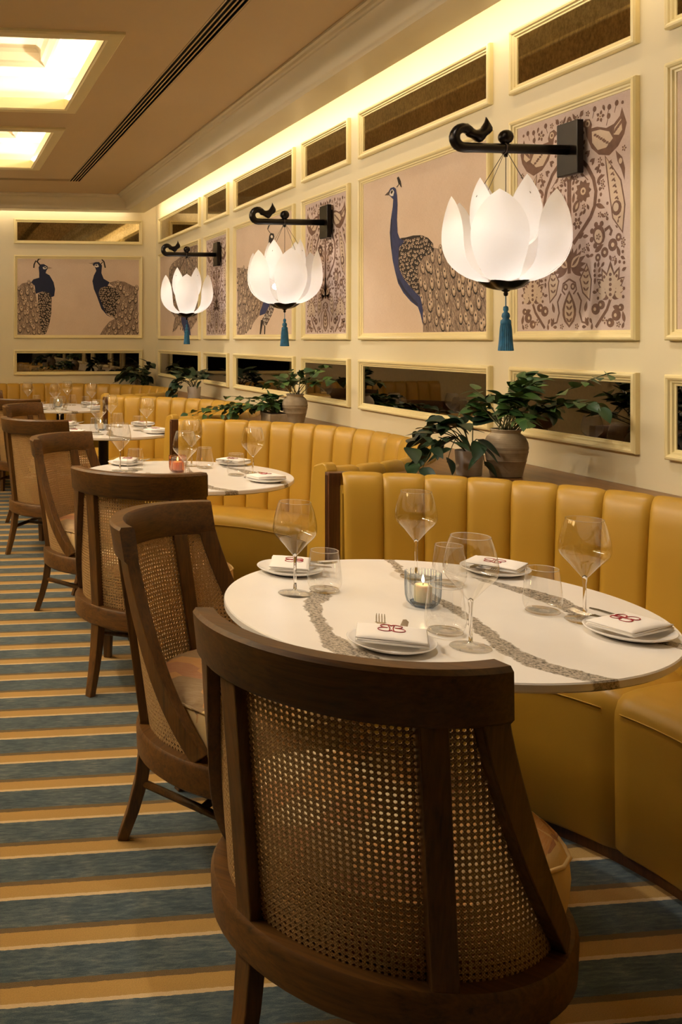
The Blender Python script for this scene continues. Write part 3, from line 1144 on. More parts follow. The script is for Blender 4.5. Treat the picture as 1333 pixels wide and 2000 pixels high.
def booth(label, cy, a0, a1, seams, straight=0.0, r0=True):
    t = thing('banquette', label, 'banquette', (BX, cy, 0), 0, 'curved mustard booths along the wall')
    A0, A1 = radians(a0), radians(a1)
    n = round((A1 - A0) * 1.0 / CH_W)
    wid = (A1 - A0) / n
    me = MB().grid(channel_rows(wid * .996, True)).mesh('channel', M['leather'], True)
    for i in range(n):
        put('back_channel', me, t, rot=(0, 0, A0 + (i + .5) * wid))
    shell = annulus(MB(), [(1.028, .10), (1.028, .83), (1.055, .855), (1.066, .85), (1.066, .10)], A0, A1, 48)
    shell.build('back_shell', M['leather'], t, True)
    sharp(t.children[-1], 35)
    # seat sections
    for s0, s1, e0, e1 in seams:
        b = MB()
        S0, S1 = radians(s0), radians(s1)
        nn = 22
        rows = []
        for q in range(nn + 1):
            u = q / nn
            a = S0 + (S1 - S0) * u
            shrink = 0
            for flag, dist in ((e0, u), (e1, 1 - u)):
                d = dist * (S1 - S0) * .8
                rr = .10 if flag else .012
                if d < rr:
                    shrink = max(shrink, rr - sqrt(max(0, rr * rr - (rr - d) ** 2)))
            rows.append([(min(.985, R + (shrink * (1 if R < .8 else 0))) * cos(a), min(.985, R + (shrink * (1 if R < .8 else 0))) * sin(a), z - min(shrink, .03) * (1 if z > .40 else 0)) for R, z in SEATP])
        b.grid(rows, cv=True, cap=True)
        sharp(b.build('seat', M['leather'], t, True), 45)
        pp = []
        for q in range(nn + 1):
            a = S0 + (S1 - S0) * (.04 + .92 * q / nn)
            pp.append((.640 * cos(a), .640 * sin(a), .395))
        MB().tube(pp, .0018, 6).build('piping', M['leather'], t.children[-1], True)
    annulus(MB(), [(.668, 0), (.668, .034), (1.05, .034), (1.05, 0)], A0, A1, 40).build('plinth', M['walnut'], t)
    # leather end caps
    for flag, a in ((r0, A0),):
        if not flag:
            continue
        s = -1 if a == A0 else 1
        prof = [(.930, .10)] + [(R - .028 if R < 1.03 else R + .002, z + .016) for R, z in BP] + [(1.064, .10)]
        b = MB()
        rows = []
        for d in (-.026, .020):
            ox, oy = -sin(a) * s * d, cos(a) * s * d
            rows.append([(R * cos(a) + ox, R * sin(a) + oy, z) for R, z in prof])
        b.grid(rows, cv=True, cap=True).build('end_panel', M['leather'], t, bevel=.006)
    if straight:
        ns = round(straight / CH_W)
        ws = straight / ns
        me2 = MB().grid(channel_rows(ws * .996, False)).mesh('channel', M['leather'], True)
        for i in range(ns):
            put('back_channel', me2, t, loc=(-(i + .5) * ws, 0, 0))
        MB().box(-straight, 0, 1.03, 1.066, .10, .85).build('back_shell', M['leather'], t, bevel=.006)
        rows = [[(-x, R, z) for R, z in SEATP] for x in (0.002, straight)]
        MB().grid(rows, cv=True, cap=True).build('seat', M['leather'], t, bevel=.01)
        MB().box(-straight, 0, .668, 1.05, 0, .034).build('plinth', M['walnut'], t)
    return t


SEC = [(-78, -30, 1, 0), (-30, 18, 0, 0), (18, 78, 0, 1)]
booth('curved mustard channel-back banquette round the nearest table', BY[0], -76, 76, SEC)
booth('curved mustard channel-back banquette round the second table', BY[1], -76, 76, SEC)
booth('curved mustard channel-back banquette round the third table', BY[2], -76, 76, SEC)
booth('mustard channel-back corner banquette along the back wall', BY[3], -76, 90, [(-78, -30, 1, 0), (-30, 30, 0, 0), (30, 90, 0, 0)], straight=1.9)

WD = ['first and second', 'second and third', 'third and corner']
for i in range(3):
    ym = (BY[i] + BY[i + 1]) / 2
    ys = (BY[i + 1] - BY[i]) / 2
    t = thing('booth_divider', 'dark wood divider post between the %s banquettes' % WD[i], 'divider', (1.338, BY[i] + 1.0345 + .0175, 0), 0, 'wood posts between booths')
    MB().box(0, .10, -.017, .017, 0, .895).build('post', M['walnut'], t, bevel=.003)
    for dz in (-.006, .006):
        MB().box(-.003, .002, dz - .0015, dz + .0015, .02, .885).build('reeded_strip', M['walnut'], t)

# wood ledge filling the gap between the curved backs and the wall
LT = .868


def ledge(label, y0, y1):
    b = MB()
    n = 40
    top, bot = [], []
    for q in range(n + 1):
        y = y0 + (y1 - y0) * q / n
        xi = 1.44
        for c in BY:
            d = abs(y - c)
            if d < 1.068:
                xi = max(xi, BX + sqrt(1.068 ** 2 - d * d))
        top.append((min(xi, WALL - .02), y))
    rows = []
    for x, y in top:
        rows.append([(x, y, LT), (WALL - .001, y, LT), (WALL - .001, y, LT - .03), (x, y, LT - .03)])
    b.grid(rows, cv=True, cap=True)
    o = b.build('ledge', M['ledge'])
    return tag(o, label, 'ledge', 'wood ledges behind the booths')


ledge('wood ledge at the right edge, behind the nearest banquette', BY[0] - 1.2, BY[0] + .55)
ledge('wood ledge holding the stoneware vase and white pot by the nearest lamp', BY[0] + .552, BY[1] + .2)
ledge('wood ledge holding the stoneware vase and stone trough by the middle lamp', BY[1] + .202, BY[2] + .2)
ledge('wood ledge holding the white potted pothos by the farthest lamp', BY[2] + .202, BY[3] + .35)
cb = MB()
n = 20
rows = []
for q in range(n + 1):
    a = radians(19 + 71 * q / n)
    x, y = BX + 1.068 * cos(a), BY[3] + 1.068 * sin(a)
    rows.append([(x, y), ])
poly = [(r[0][0], min(r[0][1], BACK - .004)) for r in rows]
poly = [(min(x, WALL - .004), y) for x, y in poly]
poly += [(BX, BACK - .001), (WALL - .001, BACK - .001), (WALL - .001, poly[0][1])]
tr = geometry.tessellate_polygon([[Vector((x, y, 0)) for x, y in poly]])
i0 = len(cb.v)
cb.v += [(x, y, LT) for x, y in poly] + [(x, y, LT - .03) for x, y in poly]
for a in tr:
    cb.f.append(tuple(a)); cb.mi.append(0)
for a in range(len(poly)):
    b2 = (a + 1) % len(poly)
    cb.f.append((a, b2, b2 + len(poly), a + len(poly))); cb.mi.append(0)
tag(cb.build('ledge', M['ledge']), 'wood corner ledge behind the back banquette', 'ledge', 'wood ledges behind the booths')

# ------------------------------------------------------------------ lotus wall lamps
def interp(pts, t):
    for i in range(len(pts) - 1):
        if t <= pts[i + 1][0]:
            u = (t - pts[i][0]) / (pts[i + 1][0] - pts[i][0])
            u2 = u
            return tuple(a + (b - a) * u2 for a, b in zip(pts[i][1:], pts[i + 1][1:]))
    return pts[-1][1:]


def spline(pts, n):
    """Catmull-Rom through pts, n samples"""
    out = []
    m = len(pts) - 1
    for q in range(n + 1):
        t = q / n * m
        i = min(int(t), m - 1)
        u = t - i
        p0, p1, p2, p3 = pts[max(0, i - 1)], pts[i], pts[i + 1], pts[min(m, i + 2)]
        out.append(tuple(.5 * ((2 * b) + (-a + c) * u + (2 * a - 5 * b + 4 * c - d) * u * u + (-a + 3 * b - 3 * c + d) * u ** 3)
                         for a, b, c, d in zip(p0, p1, p2, p3)))
    return out


def petal_mesh(name, prof, minr):
    pr = spline(prof, 18)
    ns = 10
    rows = []
    for r, z, hw in pr:
        hw = max(hw, .0008)
        row = []
        for j in range(ns + 1):
            s = -1 + 2 * j / ns
            a = s * hw / max(r, minr)
            row.append((r * cos(a) - (s * s) * hw * .10, r * sin(a) if r > minr else s * hw, z + s * s * hw * .06))
        rows.append(row)
    return MB().grid(rows).mesh(name, M['petal'], True)


OUTER = [(.035, .0, .038), (.118, .016, .056), (.180, .060, .074), (.208, .115, .090), (.213, .172, .092), (.207, .228, .074), (.196, .278, .038), (.189, .308, .001)]
INNER = [(.065, .125, .006), (.100, .150, .046), (.118, .200, .068), (.122, .250, .068), (.117, .302, .048), (.109, .345, .020), (.104, .368, .001)]
PO, PI = petal_mesh('petal_outer', OUTER, .08), petal_mesh('petal_inner', INNER, .05)


def lotus(Y, label, rot):
    t = thing('lotus_wall_lamp', label, 'wall lamp', (2.004, Y, 0), 0, 'lotus lamps on the side wall')
    AZ = 2.02
    MB().box(WALL - 2.004 - .045, WALL - 2.004 - .020, -.055, .055, 1.93, 2.118).build('wall_plate', M['bronze'], t, bevel=.003)
    MB().box(WALL - 2.004 - .02, WALL - 2.004, -.03, .03, 1.96, 2.09).build('plate_spacer', M['iron'], t)
    path = [(.235, 0, AZ), (.1, 0, AZ), (0, 0, AZ), (-.12, 0, AZ)]
    for q in range(11):
        a = -pi / 2 - q / 10 * pi * 1.06
        path.append((-.158 + .034 * cos(a), 0, AZ + .034 + .034 * sin(a)))
    path += [(-.138, 0, AZ + .060), (-.124, 0, AZ + .048)]
    MB().tube(path, [.0175] * 4 + [.0185] * 6 + [.018] * 5 + [.016, .015], 12).build('arm', M['bronze'], t, True)
    # leaf shaped scroll end, ruffled on its outer side
    lb = MB()
    cp = spline([(-.140, AZ + .062), (-.122, AZ + .047), (-.100, AZ + .044), (-.080, AZ + .056), (-.071, AZ + .080), (-.074, AZ + .108)], 16)
    rows = []
    for i, (x, z) in enumerate(cp):
        u = i / 16
        w = .014 + .010 * sin(pi * u) - .012 * max(0, u - .75) / .25
        ruff = 1 + .28 * sin(u * 20)
        x2, z2 = cp[min(16, i + 1)]
        x1, z1 = cp[max(0, i - 1)]
        dd = hypot(x2 - x1, z2 - z1)
        nx, nz = (z2 - z1) / dd, -(x2 - x1) / dd
        th = .013 + .008 * sin(pi * min(1, u * 1.15)) - .015 * max(0, u - .8) / .2
        rows.append([(x + nx * th * cos(a) * (ruff if cos(a) > 0 else 1), w * sin(a), z + nz * th * cos(a) * (ruff if cos(a) > 0 else 1)) for a in [2 * pi * j / 10 for j in range(10)]])
    lb.grid(rows, cv=True, cap=True).build('scroll_leaf', M['bronze'], t, True)
    MB().sphere((0, 0, AZ + .040), .026, 16).build('ball', M['bronze'], t, True)
    band = MB().tube([(-.006, .019 * cos(a), AZ + .019 * sin(a)) for a in [2 * pi * j / 16 for j in range(17)]], .0028, 6, False)
    band.build('cable_loop', M['cable'], t, True)
    MB().lathe([(.001, -.03), (.006, -.03), (.007, -.02), (.005, -.01), (.001, -.01)], 10, (0, 0, AZ)).build('hook', M['bronze'], t, True)
    ZB = 1.545
    for q in range(6):
        a = rot + q * pi / 3
        put('petal', PO, t, loc=(0, 0, ZB), rot=(0, 0, a))
    for q in range(4):
        a = rot + pi / 4 + q * pi / 2
        put('inner_petal', PI, t, loc=(0, 0, ZB), rot=(0, 0, a))
        MB().tube([(.004 * cos(a), .004 * sin(a), AZ - .01), (.120 * cos(a), .120 * sin(a), ZB + .30)], .0011, 5).build('cable', M['cable'], t)
    MB().tube([(0, 0, AZ - .02), (0, 0, ZB + .10)], .0014, 5).build('cable', M['cable'], t)
    MB().lathe([(.001, .09), (.022, .088), (.026, .05), (.016, .02), (.012, 0), (.001, 0)], 12, (0, 0, ZB)).build('lamp_holder', M['bronze'], t, True)
    for a in (rot + .5, rot + .5 + pi * .667, rot + .5 + pi * 1.333):
        MB().sphere((.052 * cos(a), .052 * sin(a), ZB + .105), .017, 12).build('bulb', M['bulb'], t, True)
    # dark calyx with five lobes, finial
    rows = []
    for r, z in ((.002, -.022), (.018, -.024), (.035, -.020), (.055, -.012), (.074, .004), (.078, .010), (.06, .004), (.002, -.004)):
        rows.append([(r * (1 + (.16 * cos(5 * a) if r > .03 else 0)) * cos(a), r * (1 + (.16 * cos(5 * a) if r > .03 else 0)) * sin(a), ZB + z) for a in [2 * pi * j / 40 for j in range(40)]])
    MB().grid(rows, cv=True).build('calyx', M['bronze'], t, True)
    MB().lathe([(.001, -.045), (.006, -.043), (.008, -.036), (.006, -.030), (.014, -.026), (.016, -.020), (.001, -.018)], 14, (0, 0, ZB)).build('finial', M['bronze'], t, True)
    ta = MB().tube([(0, 0, ZB - .043), (0, 0, ZB - .085)], .0018, 6).build('tassel', M['teal'], t)
    MB().lathe([(.001, -.078), (.008, -.082), (.009, -.092), (.006, -.100), (.012, -.106), (.014, -.116), (.010, -.124), (.017, -.130), (.018, -.140), (.015, -.146), (.001, -.147)],
               14, (0, 0, ZB)).build('knot', M['teal'], ta, True)
    rows = []
    for r, z in ((.004, -.138), (.016, -.142), (.0185, -.160), (.021, -.20), (.0245, -.236), (.020, -.237), (.002, -.232)):
        rows.append([((r + (.0014 if j % 2 else -.0006) * (r > .01)) * cos(2 * pi * j / 44), (r + (.0014 if j % 2 else -.0006) * (r > .01)) * sin(2 * pi * j / 44), ZB + z) for j in range(44)])
    MB().grid(rows, cv=True).build('fringe', M['teal'], ta)
    return t


LY = [3.10, 5.195, 7.285]
lotus(LY[0], 'lotus glass wall lamp with teal tassel, nearest and largest of the three', atan2(-LY[0], -2.0) - .10)
lotus(LY[1], 'lotus glass wall lamp with teal tassel, middle of the three', atan2(-LY[1], -2.0) + .18)
lotus(LY[2], 'lotus glass wall lamp with teal tassel, farthest and smallest of the three', atan2(-LY[2], -2.0) + .0)

# ------------------------------------------------------------------ tables
VEINS = [[(-.20, .16), (-.214, .141), (-.265, .059), (-.296, -.038), (-.324, -.143), (-.335, -.231), (-.329, -.286), (-.30, -.38)],
         [(.125, .46), (.115, .419), (.087, .331), (.071, .253), (.041, .075), (.037, .003), (.028, -.113), (.005, -.216), (-.016, -.308), (-.007, -.373), (.017, -.425), (.075, -.475)],
         [(.24, .25), (.272, .154), (.293, .104), (.305, .026), (.301, -.049), (.269, -.142), (.30, -.25), (.341, -.31), (.36, -.36)]]
VW = [[.012, .024, .016, .016, .014, .026, .034, .03], [.012, .010, .010, .006, .008, .014, .016, .018, .022, .022, .022, .018],
      [.002, .018, .028, .034, .024, .010, .012, .018, .016]]


def vein_d(x, y):
    best = 1.0
    for P, Wd in zip(VEINS, VW):
        for i in range(len(P) - 1):
            ax, ay = P[i]
            bx, by = P[i + 1]
            dx, dy = bx - ax, by - ay
            t = max(0, min(1, ((x - ax) * dx + (y - ay) * dy) / (dx * dx + dy * dy)))
            d = hypot(x - ax - t * dx, y - ay - t * dy) - (Wd[i] + (Wd[i + 1] - Wd[i]) * t)
            best = min(best, d)
    return best


TR, TT = .47, .74


def top_mesh():
    b = MB()
    nr, na = 40, 120
    rows = [[(TR * q / nr * cos(2 * pi * j / na), TR * q / nr * sin(2 * pi * j / na), TT) for j in range(na)] for q in range(nr + 1)]
    rows[0] = [(1e-4 * cos(2 * pi * j / na), 1e-4 * sin(2 * pi * j / na), TT) for j in range(na)]
    for r, z in ((TR + .002, TT - .003), (TR + .002, TT - .015), (TR - .004, TT - .020), (TR - .04, TT - .020)):
        rows.append([(r * cos(2 * pi * j / na), r * sin(2 * pi * j / na), z) for j in range(na)])
    me = b.grid(rows, cv=True).mesh('tabletop', M['marble'])
    smooth_angle(me, 30)
    at = me.attributes.new('vein', 'FLOAT', 'POINT')
    at.data.foreach_set('value', [vein_d(v.co.x, v.co.y) for v in me.vertices])
    return me


TOP = top_mesh()
ORD = ['nearest', 'second', 'third', 'farthest']


def table(i, y, label):
    t = thing('round_table', label, 'table', (TX, y, 0), 0, 'round marble tables')
    put('tabletop', TOP, t)
    MB().lathe([(.001, TT - .021), (.30, TT - .021), (.29, TT - .034), (.001, TT - .034)], 40).build('mounting_plate', M['iron'], t, True)
    MB().lathe([(.034, .02), (.034, TT - .03)], 24).build('column', M['iron'], t, True)
    sharp(MB().lathe([(.257, 0), (.265, .003), (.265, .010), (.252, .016), (.12, .024), (.05, .034), (.034, .06)], 48).build('base', M['iron'], t, True), 40)


table(0, TY[0], 'round white quartz table with grey veins, nearest and largest')
table(1, TY[1], 'round white quartz table with amber candle glass on it')
table(2, TY[2], 'round white quartz table, third from the front')
table(3, TY[3], 'round white quartz table, farthest, by the corner banquette')

# ------------------------------------------------------------------ chairs with cane backs
EA, EB, EC = .306, .292, .236         # seat ellipse half width, half depth, centre forward


def epos(phi, off, z):
    u, v = EA * sin(phi), EC - EB * cos(phi)
    nx, ny = sin(phi) / EA, -cos(phi) / EB
    d = hypot(nx, ny)
    rake = -.088 * max(0, z - .33) / .53
    return Vector((u + nx / d * off, v + ny / d * off + rake, z))


def esweep(b, p0, p1, n, prof):
    rows = []
    for q in range(n + 1):
        ph = p0 + (p1 - p0) * q / n
        rows.append([epos(ph, o, z) for o, z in prof])
    return b.grid(rows, cv=True, cap=True)


ARM0, ARM1 = radians(51.5), radians(88)


def arm_pt(t):
    """(phi, z) of the arm's centre line"""
    return ARM0 + (ARM1 - ARM0) * (t ** 1.25),   .775 - .44 * t + .045 * sin(pi * t) * (-1)


POST_PHI = radians(33)


def cane_mesh(name, p0, p1, z0, z1, lim=None, cell=.0110):
    # arc-length table
    n = 200
    ph = [p0 + (p1 - p0) * q / n for q in range(n + 1)]
    L = [0]
    for q in range(n):
        L.append(L[-1] + (epos(ph[q + 1], -.018, .5) - epos(ph[q], -.018, .5)).length)
    nu = max(2, round(L[-1] / cell))
    nv = max(2, round((z1 - z0) / cell))

    def at(s, w, off):
        d = s / nu * L[-1]
        lo = 0
        while lo < n - 1 and L[lo + 1] < d:
            lo += 1
        u = (d - L[lo]) / max(1e-9, L[lo + 1] - L[lo])
        p = ph[lo] + (ph[lo + 1] - ph[lo]) * u
        return p, epos(p, off, z0 + (z1 - z0) * w / nv)

    V, F, UV = [], [], []
    idx = {}

    def vert(s, w, off):
        key = (round(s * 1000), round(w * 1000), off)
        if key not in idx:
            idx[key] = len(V)
            V.append(tuple(at(s, w, off)[1]))
            UV.append((s, w))
        return idx[key]

    out = [(0, 0), (.5, 0), (1, 0), (1, .5), (1, 1), (.5, 1), (0, 1), (0, .5)]
    hol = [((.5 + .29 * cos(pi * (1.25 + k * .25))), .5 + .29 * sin(pi * (1.25 + k * .25))) for k in range(8)]
    for i in range(nu):
        for j in range(nv):
            if lim:
                p, _ = at(i + .5, j + .5, 0)
                if p > lim(z0 + (z1 - z0) * (j + .5) / nv):
                    continue
            fo = [vert(i + a, j + b, -.017) for a, b in out]
            fi = [vert(i + a, j + b, -.017) for a, b in hol]
            bo = [vert(i + a, j + b, -.0195) for a, b in out]
            bi = [vert(i + a, j + b, -.0195) for a, b in hol]
            for k in range(8):
                k2 = (k + 1) % 8
                F.append((fo[k], fo[k2], fi[k2], fi[k]))
                F.append((bo[k2], bo[k], bi[k], bi[k2]))
                F.append((fi[k], fi[k2], bi[k2], bi[k]))
    me = bpy.data.meshes.new(name)
    me.from_pydata(V, [], F)
    me.materials.append(M['cane'])
    uvl = me.uv_layers.new(name='UVMap')
    vi = [0] * len(me.loops)
    me.loops.foreach_get('vertex_index', vi)
    flat = []
    for k in vi:
        flat += UV[k]
    uvl.data.foreach_set('uv', flat)
    me.update()
    return me


def make_chair(label):
    t = thing('dining_chair', label, 'chair', group='cane-back dining chairs')
    W_, WX = M['wood'], M['wood_x']
    # top rail
    rp = [(.004, .765), (.012, .775), (.014, .852), (.008, .860), (-.024, .860), (-.030, .852), (-.030, .775), (-.024, .765)]
    sharp(esweep(MB(), radians(-56.5), radians(56.5), 36, rp).build('top_rail', WX, t, True), 35)
    # seat frame ring
    sp = [(.004, .252), (.014, .260), (.016, .320), (.010, .330), (-.045, .330), (-.045, .252)]
    b = MB()
    rows = []
    for q in range(56):
        ph = 2 * pi * q / 56
        rows.append([epos(ph, o, z) for o, z in sp])
    sharp(b.grid(rows, cu=True, cv=True).build('seat_frame', WX, t, True), 35)
    # rear posts running down into flared legs
    for s in (-1, 1):
        rows = []
        for z, back, w, dp, o in ((.768, 0, .046, .034, .004), (.60, 0, .044, .034, .004), (.34, 0, .044, .036, .006), (.25, .004, .044, .036, .006),
                                  (.17, .015, .040, .034, .006), (.085, .037, .035, .031, .006), (0, .066, .030, .028, .006)):
            ph = s * POST_PHI
            c = epos(ph, o - dp / 2, max(z, .26))
            tg = (epos(ph + .02, 0, .5) - epos(ph - .02, 0, .5)).normalized()
            nr = Vector((tg.y, -tg.x, 0))
            c = Vector((c.x + s * back * .12, c.y - back, z))
            rows.append([c + tg * (w / 2) * a + nr * (dp / 2) * e for a, e in ((-1, -1), (1, -1), (1, 1), (-1, 1))])
        MB().grid(rows, cv=True, cap=True).build('rear_leg', W_, t, bevel=.003)
    # sweeping arms
    for s in (-1, 1):
        rows = []
        n = 18
        for q in range(n + 1):
            u = q / n
            ph, z = arm_pt(u)
            ph1, z1 = arm_pt(min(1, u + .02))
            ph0, z0 = arm_pt(max(0, u - .02))
            d = (epos(s * ph1, -.012, z1) - epos(s * ph0, -.012, z0)).normalized()
            c = epos(s * ph, -.012, z)
            tg = (epos(s * ph + .02, 0, z) - epos(s * ph - .02, 0, z)).normalized()
            nr = Vector((tg.y, -tg.x, 0)).normalized()
            sd = d.cross(nr).normalized()
            w = .050 - .008 * u
            rows.append([c + sd * (w / 2) * a + nr * .017 * e for a, e in ((-1, -1), (1, -1), (1, 1), (-1, 1))])
        MB().grid(rows, cv=True, cap=True).build('arm', W_, t, bevel=.003)
    # cane
    ci = POST_PHI - radians(3.5)
    put('cane_panel', cane_mesh('cane_centre', -ci, ci, .326, .770), t)
    tab = [arm_pt(q / 60) for q in range(61)]

    def lim(z):
        for p, zz in tab:
            if zz <= z:
                return p
        return ARM1
    sd = cane_mesh('cane_side', POST_PHI + radians(3), ARM1, .326, .770, lim)
    put('cane_panel', sd, t)
    put('cane_panel', sd, t, scale=(-1, 1, 1))
    # cushion: held inside the cane at the back, bulging past the frame in front of the arms
    def cpt(ph, f, z):
        u = max(0, min(1, (-cos(ph) + .10) / .35))
        g = .905 + .155 * u * u * (3 - 2 * u)
        return (EA * g * f * sin(ph), EC - EB * g * f * cos(ph), z)
    rows = []
    for f, z in ((.02, .474), (.5, .474), (.78, .468), (.90, .455), (.955, .435), (.965, .40), (.955, .36), (.93, .326)):
        rows.append([cpt(2 * pi * q / 48, f, z) for q in range(48)])
    cu = MB().grid(rows, cv=True).build('seat_cushion', M['seat'], t, True)
    pp = [cpt(2 * pi * q / 48, .958, .437) for q in range(49)]
    MB().tube(pp, .004, 6, False).build('welt', M['seat'], cu, True)
    # front legs, stretchers
    fl = []
    for s in (-1, 1):
        c = epos(s * radians(122), -.022, .3)
        fl.append(c)
        rows = [[(c.x + a * w, c.y + e * w, z) for a, e in ((-1, -1), (1, -1), (1, 1), (-1, 1))] for z, w in ((.26, .021), (.13, .019), (0, .015))]
        MB().grid(rows, cv=True, cap=True).build('front_leg', W_, t, bevel=.003)
        r = epos(s * POST_PHI, -.012, .3)
        MB().tube([(r.x + s * .003, r.y - .018, .165), (c.x, c.y, .165)], .011, 8, flat=1.0).build('stretcher', W_, t, True)
    m = (fl[0].y + epos(POST_PHI, 0, .3).y) / 2
    MB().tube([(-.21, m, .165), (.21, m, .165)], .010, 8).build('stretcher', W_, t, True)
    return t


CH_A, CH_B, CH_C = atan2(.786, .618) - pi / 2, atan2(-.67, .74) - pi / 2, atan2(.88, .47) - pi / 2
CHAIRS = [((.682, 1.512), CH_A - .08, 'cane-back wooden chair in the foreground, seen from behind'),
          ((.675, 2.585), CH_B, 'cane-back wooden chair just beyond the foreground chair, seen from its open side'),
          ((.775, 3.495), CH_C, 'cane-back wooden chair seen from behind at the amber-candle table'),
          ((.680, 4.740), CH_B, 'cane-back wooden chair on the far aisle side of the amber-candle table'),
          ((.638, 5.82), CH_A - .1, 'cane-back wooden chair seen from behind at the third table'),
          ((.700, 7.010), CH_B + .1, 'cane-back wooden chair on the far aisle side of the third table'),
          ((.68, 7.80), CH_A, 'cane-back wooden chair near side of the farthest table'),
          ((.50, 8.78), CH_B, 'cane-back wooden chair far side of the farthest table, leftmost')]
c0 = make_chair(CHAIRS[0][2])
c0.location = (*CHAIRS[0][0], 0)
c0.rotation_euler = (0, 0, CHAIRS[0][1])
for p, a, lab in CHAIRS[1:]:
    dup(c0, (*p, 0), a, lab, 'cane-back dining chairs')

# ------------------------------------------------------------------ tableware
SET = {  # offsets from table centre: plate, wine glass, tumbler, seat direction
    'far aisle-side': ((-.204, .354), (-.273, .148), (-.192, .165), 'far aisle side'),
    'far booth-side': ((.326, .286), (.095, .262), (.140, .185), 'far booth side'),
    'near booth-side': ((.293, -.233), (.269, -.131), (.218, -.063), 'near booth side'),
    'near aisle-side': ((-.229, -.243), (-.078, -.270), (-.077, -.176), 'near aisle side'),
}


def wine():
    t = thing('wine_glass', 'x', 'wine glass', group='wine glasses')
    pr = spline([(.0045, .092), (.012, .101), (.030, .122), (.045, .138), (.0505, .149), (.0512, .160), (.0490, .178), (.0440, .200), (.0372, .220)], 24)
    MB().lathe(pr, 32).build('bowl', M['glass'], t, True)
    MB().lathe([(.0377, .2195), (.0377, .2205), (.0367, .2205), (.0367, .2195), (.0377, .2195)], 32).build('rim', M['glass_solid'], t, True)
    MB().lathe([(.001, .098), (.0045, .096), (.0052, .090), (.0036, .078), (.0034, .03), (.0042, .012), (.001, .010)], 20).build('stem', M['glass_solid'], t, True)
    MB().lathe([(.0042, .012), (.008, .006), (.022, .0035), (.038, .0022), (.0395, .0012), (.038, .0002), (.001, .0002)], 36).build('foot', M['glass'], t, True)
    return t


def tumbler():
    t = thing('water_glass', 'x', 'water glass', group='stemless water glasses')
    pr = spline([(.002, .008), (.026, .006), (.036, .010), (.0405, .024), (.0395, .045), (.0355, .080), (.033, .098)], 20)
    MB().lathe(pr, 32).build('bowl', M['glass'], t, True)
    MB().lathe([(.001, .0003), (.030, .0003), (.036, .003), (.034, .006), (.026, .0055), (.001, .0075)], 28).build('base', M['glass'], t, True)
    MB().lathe([(.0336, .0975), (.0336, .0987), (.0324, .0987), (.0324, .0975), (.0336, .0975)], 32).build('rim', M['glass_solid'], t, True)
    return t


def plate():
    t = thing('side_plate', 'x', 'plate', group='side plates')
    MB().lathe([(.001, .004), (.050, .004), (.058, .006), (.080, .013), (.0845, .0155), (.0855, .0145), (.082, .011), (.060, .002), (.045, 0), (.001, 0)], 40).build('plate_body', M['china'], t, True)
    return t


def monogram():
    b = MB()
    bowl = [(-.004, .009), (.002, .0125), (.010, .0120), (.0155, .0085), (.0135, .0035), (.004, .0010), (.012, .0005), (.0195, -.0035), (.0185, -.0095), (.0105, -.0125), (.001, -.0110), (-.003, -.0075)]
    for s in (1, -1):
        b.tube([(s * (x + .0022), y, 0) for x, y in spline(bowl, 44)], .00075, 5)
        b.tube([(s * (x + .0022), y, 0) for x, y in spline([(.003, .0115), (.001, .003), (.0005, -.004), (.002, -.011)], 10)], .0009, 5)
    return b


def napkin():
    t = thing('napkin', 'x', 'napkin', group='folded monogrammed napkins')
    # folded stack, soft edges; long way across the setting
    lay = MB()
    w, d = .066, .050
    n = 12

    def layer(zb, zc, sx, sy, th, turn, name):
        rows = []
        for q in range(n + 1):
            y = (-d + 2 * d * q / n) * sy
            e = 1 - abs(2 * q / n - 1) ** 6
            rim = .35 + .65 * e
            pts = []
            for xx, zz in ((-1, zb), (-1.02, zb + th * .5), (-.99, zb + th), (-.8, zb + (zc - zb) * .7 + th), (-.4, zc + th), (0, zc + th + .0006 * sin(q * 1.3)), (.4, zc + th), (.8, zb + (zc - zb) * .7 + th), (.99, zb + th), (1.03, zb + th * .5), (1, zb), (.7, zb + (zc - zb) * .6), (0, zc), (-.7, zb + (zc - zb) * .6)):
                x = w * sx * xx
                pts.append((x * cos(turn) - y * sin(turn), x * sin(turn) + y * cos(turn), zb + (zz - zb) * (rim if zz > zb + th else 1)))
            rows.append(pts)
        MB().grid(rows, cv=True, cap=True).build(name, M['napkin'], t, True)
    layer(.0005, .0005, 1, 1, .0038, 0, 'fold')
    layer(.0045, .0045, .985, .97, .0030, .03, 'fold')
    layer(.0078, .0128, .99, .985, .0026, -.02, 'flap')
    m = monogram().build('monogram', M['red'], t, True, loc=(.0, .010, .0162))
    m.scale = (1.15, 1.75, 1)
    m['label'] = 'dark red mirrored double B monogram'
    return t


def fork():
    t = thing('fork', 'x', 'fork', group='forks under the napkins')
    b = MB()
    pts = spline([(0, -.052, .002), (0, -.01, .0035), (0, .03, .0035), (0, .05, .003), (0, .062, .0025)], 14)
    rows = []
    for q, (x, y, z) in enumerate(pts):
        u = q / 14
        w = .0075 - .004 * sin(pi * min(1, u / .8)) + (.004 * max(0, u - .8) / .2)
        rows.append([(-w, y, z), (w, y, z), (w, y, z + .0016), (-w, y, z + .0016)])
    b.grid(rows, cv=True, cap=True).build('handle', M['steel'], t, bevel=.0005)
    for k in range(4):
        x = -.0082 + k * .00547
        p = spline([(x * .9, .060, .0025), (x, .078, .0015), (x, .098, .004), (x * .96, .112, .0075)], 6)
        MB().tube(p, [.0014] * 5 + [.0011, .0006], 6).build('tine', M['steel'], t, True)
    return t


